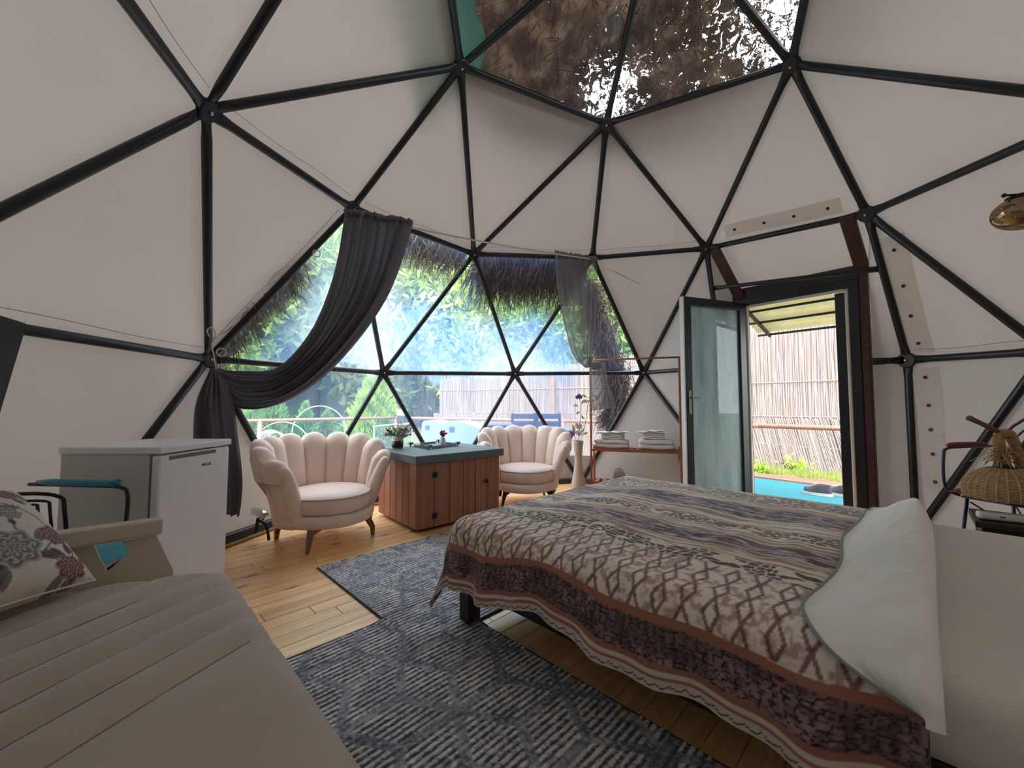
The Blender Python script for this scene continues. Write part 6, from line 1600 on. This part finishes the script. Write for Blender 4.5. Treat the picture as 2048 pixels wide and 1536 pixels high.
mxv = nn.new('ShaderNodeMix'); mxv.data_type = 'RGBA'; b_v = nn['Principled BSDF']; src = b_v.inputs['Base Color'].links[0].from_socket; ll.new(mu.outputs[0], mxv.inputs[0]); ll.new(src, mxv.inputs[6]); mxv.inputs[7].default_value = (*lin('6B5A52'), 1); ll.new(mxv.outputs[2], b_v.inputs['Base Color'])
VP = atz(1157, 976, 0.0); VP = Vector((0.82, 4.98, 0))
vase = empty('floor_vase', VP, 'tall pale speckled ceramic floor vase beside the clothes rack', 'vase')
MB().lathe([(0, 0), (0.092, 0), (0.095, 0.012), (0.085, 0.10), (0.062, 0.22), (0.046, 0.33), (0.044, 0.40), (0.052, 0.50), (0.060, 0.58), (0.064, 0.61), (0.057, 0.61), (0.05, 0.55), (0, 0.55)], 32).build('body', M_vase, vase, smooth=True)
M_purple = mat('purple_petal', '7A4FB0', rough=0.6, var=0.3, scale=40, col2='A888D0'); M_lime = mat('lime_leaf', 'A8B85A', rough=0.5, var=0.3, scale=30); M_cream_f = mat('cream_petal', 'DAD6C8', rough=0.7)
MOUTH = VP + Vector((0, 0, 0.56)); YV = VP.y
def flower_stem(pts, label, heads, leaves):
    root = empty('flower_stem', MOUTH, label, 'flower', 'artificial flowers in the floor vase')
    MB().tube(catmull(pts, 6), 0.0035, 5).build('stalk', M_stem, root, smooth=True, world=True)
    for (p, m, n, L) in heads:
        mb = MB(); rr = random.Random(int(p.x * 1000) & 255)
        for q in range(n): petal(mb, p, Vector((rr.gauss(0, 1), rr.gauss(0, 0.8), rr.gauss(0.1, 0.9))), L * rr.uniform(0.6, 1.1), L * 0.35)
        mb.build('blossom', m, root, world=True, fix=False)
    mb = MB(); rr = random.Random(4)
    for (p, L, d) in leaves: petal(mb, p, Vector(d), L, L * 0.28)
    if leaves: mb.build('leaves', M_lime, root, world=True, fix=False)
P_ = lambda x, y, dy=0.0: at(x, y, YV + dy)
flower_stem([MOUTH, P_(1160, 845), P_(1162, 812), P_(1157, 793)], 'tall artificial stem with a purple flower and lime leaves in the vase', [(P_(1157, 793), M_purple, 22, 0.05)],
   [(P_(1162, 808), 0.09, (0.6, 0, 0.5)), (P_(1158, 812), 0.08, (-1, 0, 0.1)), (P_(1165, 805), 0.10, (0.9, 0.1, 0.2)), (P_(1160, 822), 0.07, (-0.7, 0, -0.5)), (P_(1162, 830), 0.07, (0.5, 0, -0.6)), (P_(1158, 800), 0.08, (0.7, 0, 0.9))])
flower_stem([MOUTH + Vector((0.02, 0, 0)), P_(1170, 850), P_(1176, 810), P_(1185, 790), P_(1194, 794)], 'thin artificial stem with a small cream pompom flower in the vase', [(P_(1194, 795), M_cream_f, 30, 0.035)], [(P_(1176, 797), 0.07, (1, 0, 0.5)), (P_(1174, 795), 0.07, (-1, 0, 0.6)), (P_(1180, 801), 0.07, (1, 0, -0.1))])
flower_stem([MOUTH + Vector((-0.02, 0, 0)), P_(1148, 868), P_(1143, 869)], 'short artificial stem with a big violet bloom at the vase rim', [(P_(1142, 869), M_purple, 26, 0.065)], [(P_(1150, 862), 0.09, (-0.4, 0, 1)), (P_(1165, 870), 0.08, (0.8, 0, 0.4))])
flower_stem([MOUTH + Vector((0.0, -0.02, 0)), P_(1158, 862), P_(1158, 852)], 'short artificial stem with a pale green and white cluster in the vase', [(P_(1157, 852), M_cream_f, 40, 0.06), (P_(1158, 866), M_cream_f, 24, 0.05)], [(P_(1160, 868), 0.09, (0.6, 0, 0.8)), (P_(1152, 868), 0.08, (-0.6, 0, 0.8))])

# ------------------------------------------------------------------ curtains
def cloth_mat(name, colr, transp, transl, rough=0.7):
    m = mat(name, colr, rough=rough, var=0.12, scale=12, bump=0.1, bscale=200, trans=transl, sheen=0.25)
    n, l = m.node_tree.nodes, m.node_tree.links; o = n['Material Output']; s = o.inputs[0].links[0].from_socket
    t = n.new('ShaderNodeBsdfTransparent'); x = n.new('ShaderNodeMixShader'); x.inputs[0].default_value = transp; l.new(s, x.inputs[1]); l.new(t.outputs[0], x.inputs[2]); l.new(x.outputs[0], o.inputs[0]); return m
M_cur = cloth_mat('grey_voile', '6A666C', 0.0, 0.14); M_cur2 = cloth_mat('sheer_grey_voile', '8D8789', 0.22, 0.35)
def drape(name, L, R, Y, m, parent, pleats=9, depth=0.035, nu=90, nv=110, amp=None, ph=0.0):
    """cloth between two guide lines given as places in the picture with their distances, gathered into pleats"""
    Lc = catmull([at(x, y, d) for x, y, d in L], 10); Rc = catmull([at(x, y, d) for x, y, d in R], 10)
    def fn(u, v):
        a, b = along(Lc, v), along(Rc, v); p = a.lerp(b, u); w = (b - a).length
        nr = Vector((0, -1, 0)); k = depth * (amp(v) if amp else 1.0)
        s = math.sin(u * pleats * 2 * PI + ph + 1.3 * math.sin(v * 3 + u * 5)) + 0.45 * math.sin(u * pleats * 4.3 + v * 4) + 0.3 * math.sin(u * 5 + v * 7)
        e = (b - a).normalized() if w > 1e-6 else Vector((1, 0, 0))
        return p + nr * k * s + e * 0.012 * math.cos(u * pleats * 2 * PI + ph) * (1 if 0.02 < u < 0.98 else 0)
    return MB().grid(fn, nu, nv).build(name, m, parent, smooth=True, world=True)
YC, YD = 3.25, 2.88
curL = empty('curtain', at(760, 430, YC), 'dark grey voile curtain swept to the left of the window and tied', 'curtain', 'window curtains')
drape('upper_panel', [(692, 424, 3.27), (680, 520, 3.22), (658, 600, 3.16), (622, 672, 3.08), (560, 735, 3.0), (490, 742, 2.93), (432, 738, 2.88)],
      [(824, 443, 3.42), (800, 525, 3.36), (766, 605, 3.27), (705, 690, 3.17), (630, 765, 3.06), (545, 812, 2.96), (470, 812, 2.9), (428, 748, 2.87)], 0, M_cur, curL, pleats=8, depth=0.035, amp=lambda v: 1.0 if v < 0.7 else 1.0 - 0.6 * (v - 0.7) / 0.3)
drape('hanging_tail', [(424, 736, 2.88), (402, 800, 2.87), (395, 880, 2.86), (392, 960, 2.86), (390, 1030, 2.86)], [(440, 737, 2.87), (458, 790, 2.86), (470, 860, 2.85), (482, 960, 2.85), (479, 1032, 2.85)], 0, M_cur, curL, pleats=5, depth=0.03, amp=lambda v: 0.4 + 0.6 * min(1, v * 3))
# gathered heading
def heading(x0, y0, x1, y1, d0, d1, n, m, parent, h=9):
    mb = MB(); r = random.Random(n)
    for k in range(n):
        t = (k + 0.5) / n; p = at(x0 + (x1 - x0) * t, y0 + (y1 - y0) * t, d0 + (d1 - d0) * t)
        mb.ball(p + Vector((0, -0.01, r.uniform(-0.006, 0.008))), (0.016, 0.024, 0.022 + r.uniform(0, 0.012)), 7, 5)
    return mb.build('gathered_heading', m, parent, smooth=True, world=True)
heading(690, 424, 826, 445, 3.27, 3.42, 26, M_cur, curL)
curR = empty('curtain', at(1150, 512, 4.5), 'grey sheer voile curtain at the right of the window, knotted over the rack', 'curtain', 'window curtains')
drape('upper_panel', [(1110, 507, 4.42), (1114, 580, 4.5), (1128, 650, 4.6), (1146, 710, 4.68), (1172, 736, 4.72)], [(1194, 518, 4.5), (1196, 580, 4.55), (1192, 650, 4.62), (1185, 705, 4.68), (1184, 733, 4.72)], 0, M_cur2, curR, pleats=6, depth=0.035, amp=lambda v: 1 - 0.5 * v)
drape('hanging_tail', [(1180, 726, 4.70), (1178, 760, 4.74), (1180, 800, 4.76), (1184, 822, 4.76)], [(1211, 724, 4.72), (1216, 760, 4.74), (1226, 795, 4.76), (1231, 816, 4.76)], 0, M_cur2, curR, pleats=4, depth=0.03)
heading(1109, 507, 1195, 518, 4.42, 4.5, 20, M_cur2, curR)
MB().ball(at(1190, 731, 4.70), (0.075, 0.05, 0.05), 14, 8).build('knot', M_cur2, curR, smooth=True, world=True)
M_cord = mat('white_cord', 'C9C2BB', rough=0.6)
wA, wB = at(694, 428, 3.30), at(1196, 520, 4.52)
MB().tube([wA.lerp(wB, t) + Vector((0, 0, -0.03 * math.sin(PI * t))) for t in np.linspace(0, 1, 12)], 0.009, 6).build('cable', M_cord, None, smooth=True, label='taut white cable carrying both curtains across the window top', cat='cable')
def ring(p, R, label, grp='curtain rings'):
    n = (Vector((0, 0, CAMZ)) - p).normalized(); u = n.orthogonal().normalized(); w = n.cross(u)
    n2 = (n + u * 0.5).normalized(); u = n2.orthogonal().normalized(); w = n2.cross(u)
    MB().tube([p + (u * math.cos(a) + w * math.sin(a)) * R for a in np.linspace(0, 2 * PI, 21)[:-1]], 0.0045, 6, closed=True).build('curtain_ring', M_cord, None, smooth=True, label=label, cat='ring', group=grp)
for x, y, d, R, lb in ((633, 507, 3.2, 0.028, 'white ring on the window edge just left of the dark curtain'), (948, 539, 4.42, 0.030, 'white ring hanging below the hub at the window top'),
                    (1204, 594, 4.68, 0.030, 'uppermost white ring on the window edge right of the sheer curtain'), (1207, 614, 4.72, 0.026, 'second white ring down, right of the sheer curtain'),
                    (1231, 665, 4.82, 0.030, 'third white ring down on the window edge, before the straw'), (1249, 688, 4.88, 0.024, 'lowest white ring on the window edge, before the straw'),
                    (443, 705, 2.84, 0.030, 'white ring by the left tie of the dark curtain')):
    ring(at(x, y, d), R, lb)
hk = empty('tie_hook', at(424, 700, 2.83), 'bent white wire hook holding the dark curtain at the left', 'hook')
MB().tube(catmull([at(432, 738, 2.84), at(428, 712, 2.83), at(424, 690, 2.83), at(431, 668, 2.83), at(423, 655, 2.83), at(414, 662, 2.83), at(419, 673, 2.83)], 6), 0.0045, 6).build('wire', M_cord, hk, smooth=True, world=True)

# ------------------------------------------------------------------ vents and fittings at the foot of the wall
M_hose = mat('black_rubber', '17181A', rough=0.5)
vp = at(524, 1036, 3.12)
pv = empty('pipe_fitting', Vector((vp.x, vp.y, 0.02)), 'chrome pipe elbow with a black lever at the wall behind the left chair', 'pipe')
MB().tube(catmull([vp + Vector((-0.13, 0.12, 0.02)), vp + Vector((-0.02, 0.02, 0.03)), vp + Vector((0.03, -0.015, 0.015))], 5), 0.032, 14).build('elbow', M_chrome, pv, smooth=True, world=True)
MB().tube(catmull([vp + Vector((-0.03, 0, 0)), vp + Vector((-0.035, -0.01, -0.08)), Vector((vp.x - 0.04, vp.y - 0.01, 0.075))], 5), 0.012, 8).build('riser', M_hose, pv, smooth=True, world=True)
MB().tube(catmull([vp + Vector((-0.02, 0, -0.02)), vp + Vector((0.03, -0.01, -0.04)), Vector((vp.x + 0.05, vp.y - 0.01, 0.10)), Vector((vp.x + 0.07, vp.y - 0.02, 0.02))], 5), 0.010, 8).build('lever', M_hose, pv, smooth=True, world=True)
vq = at(1238, 950, 5.0)
pr_ = empty('vent_pipe', vq, 'dark open vent pipe end at the wall under the clothes rack', 'pipe')
nvq = (Vector((C0.x, C0.y, 0)) - Vector((vq.x, vq.y, 0))).normalized()
MB().tube([nvq * 0.05, nvq * -0.12], 0.065, 18).build('mouth', M_hose, pr_, smooth=False)
MB().lathe([(0.062, 0), (0.078, 0), (0.078, 0.01), (0.062, 0.01)], 20, nvq * 0.048, nvq.to_track_quat('Z', 'Y').to_matrix()).build('collar', M_strip, pr_)
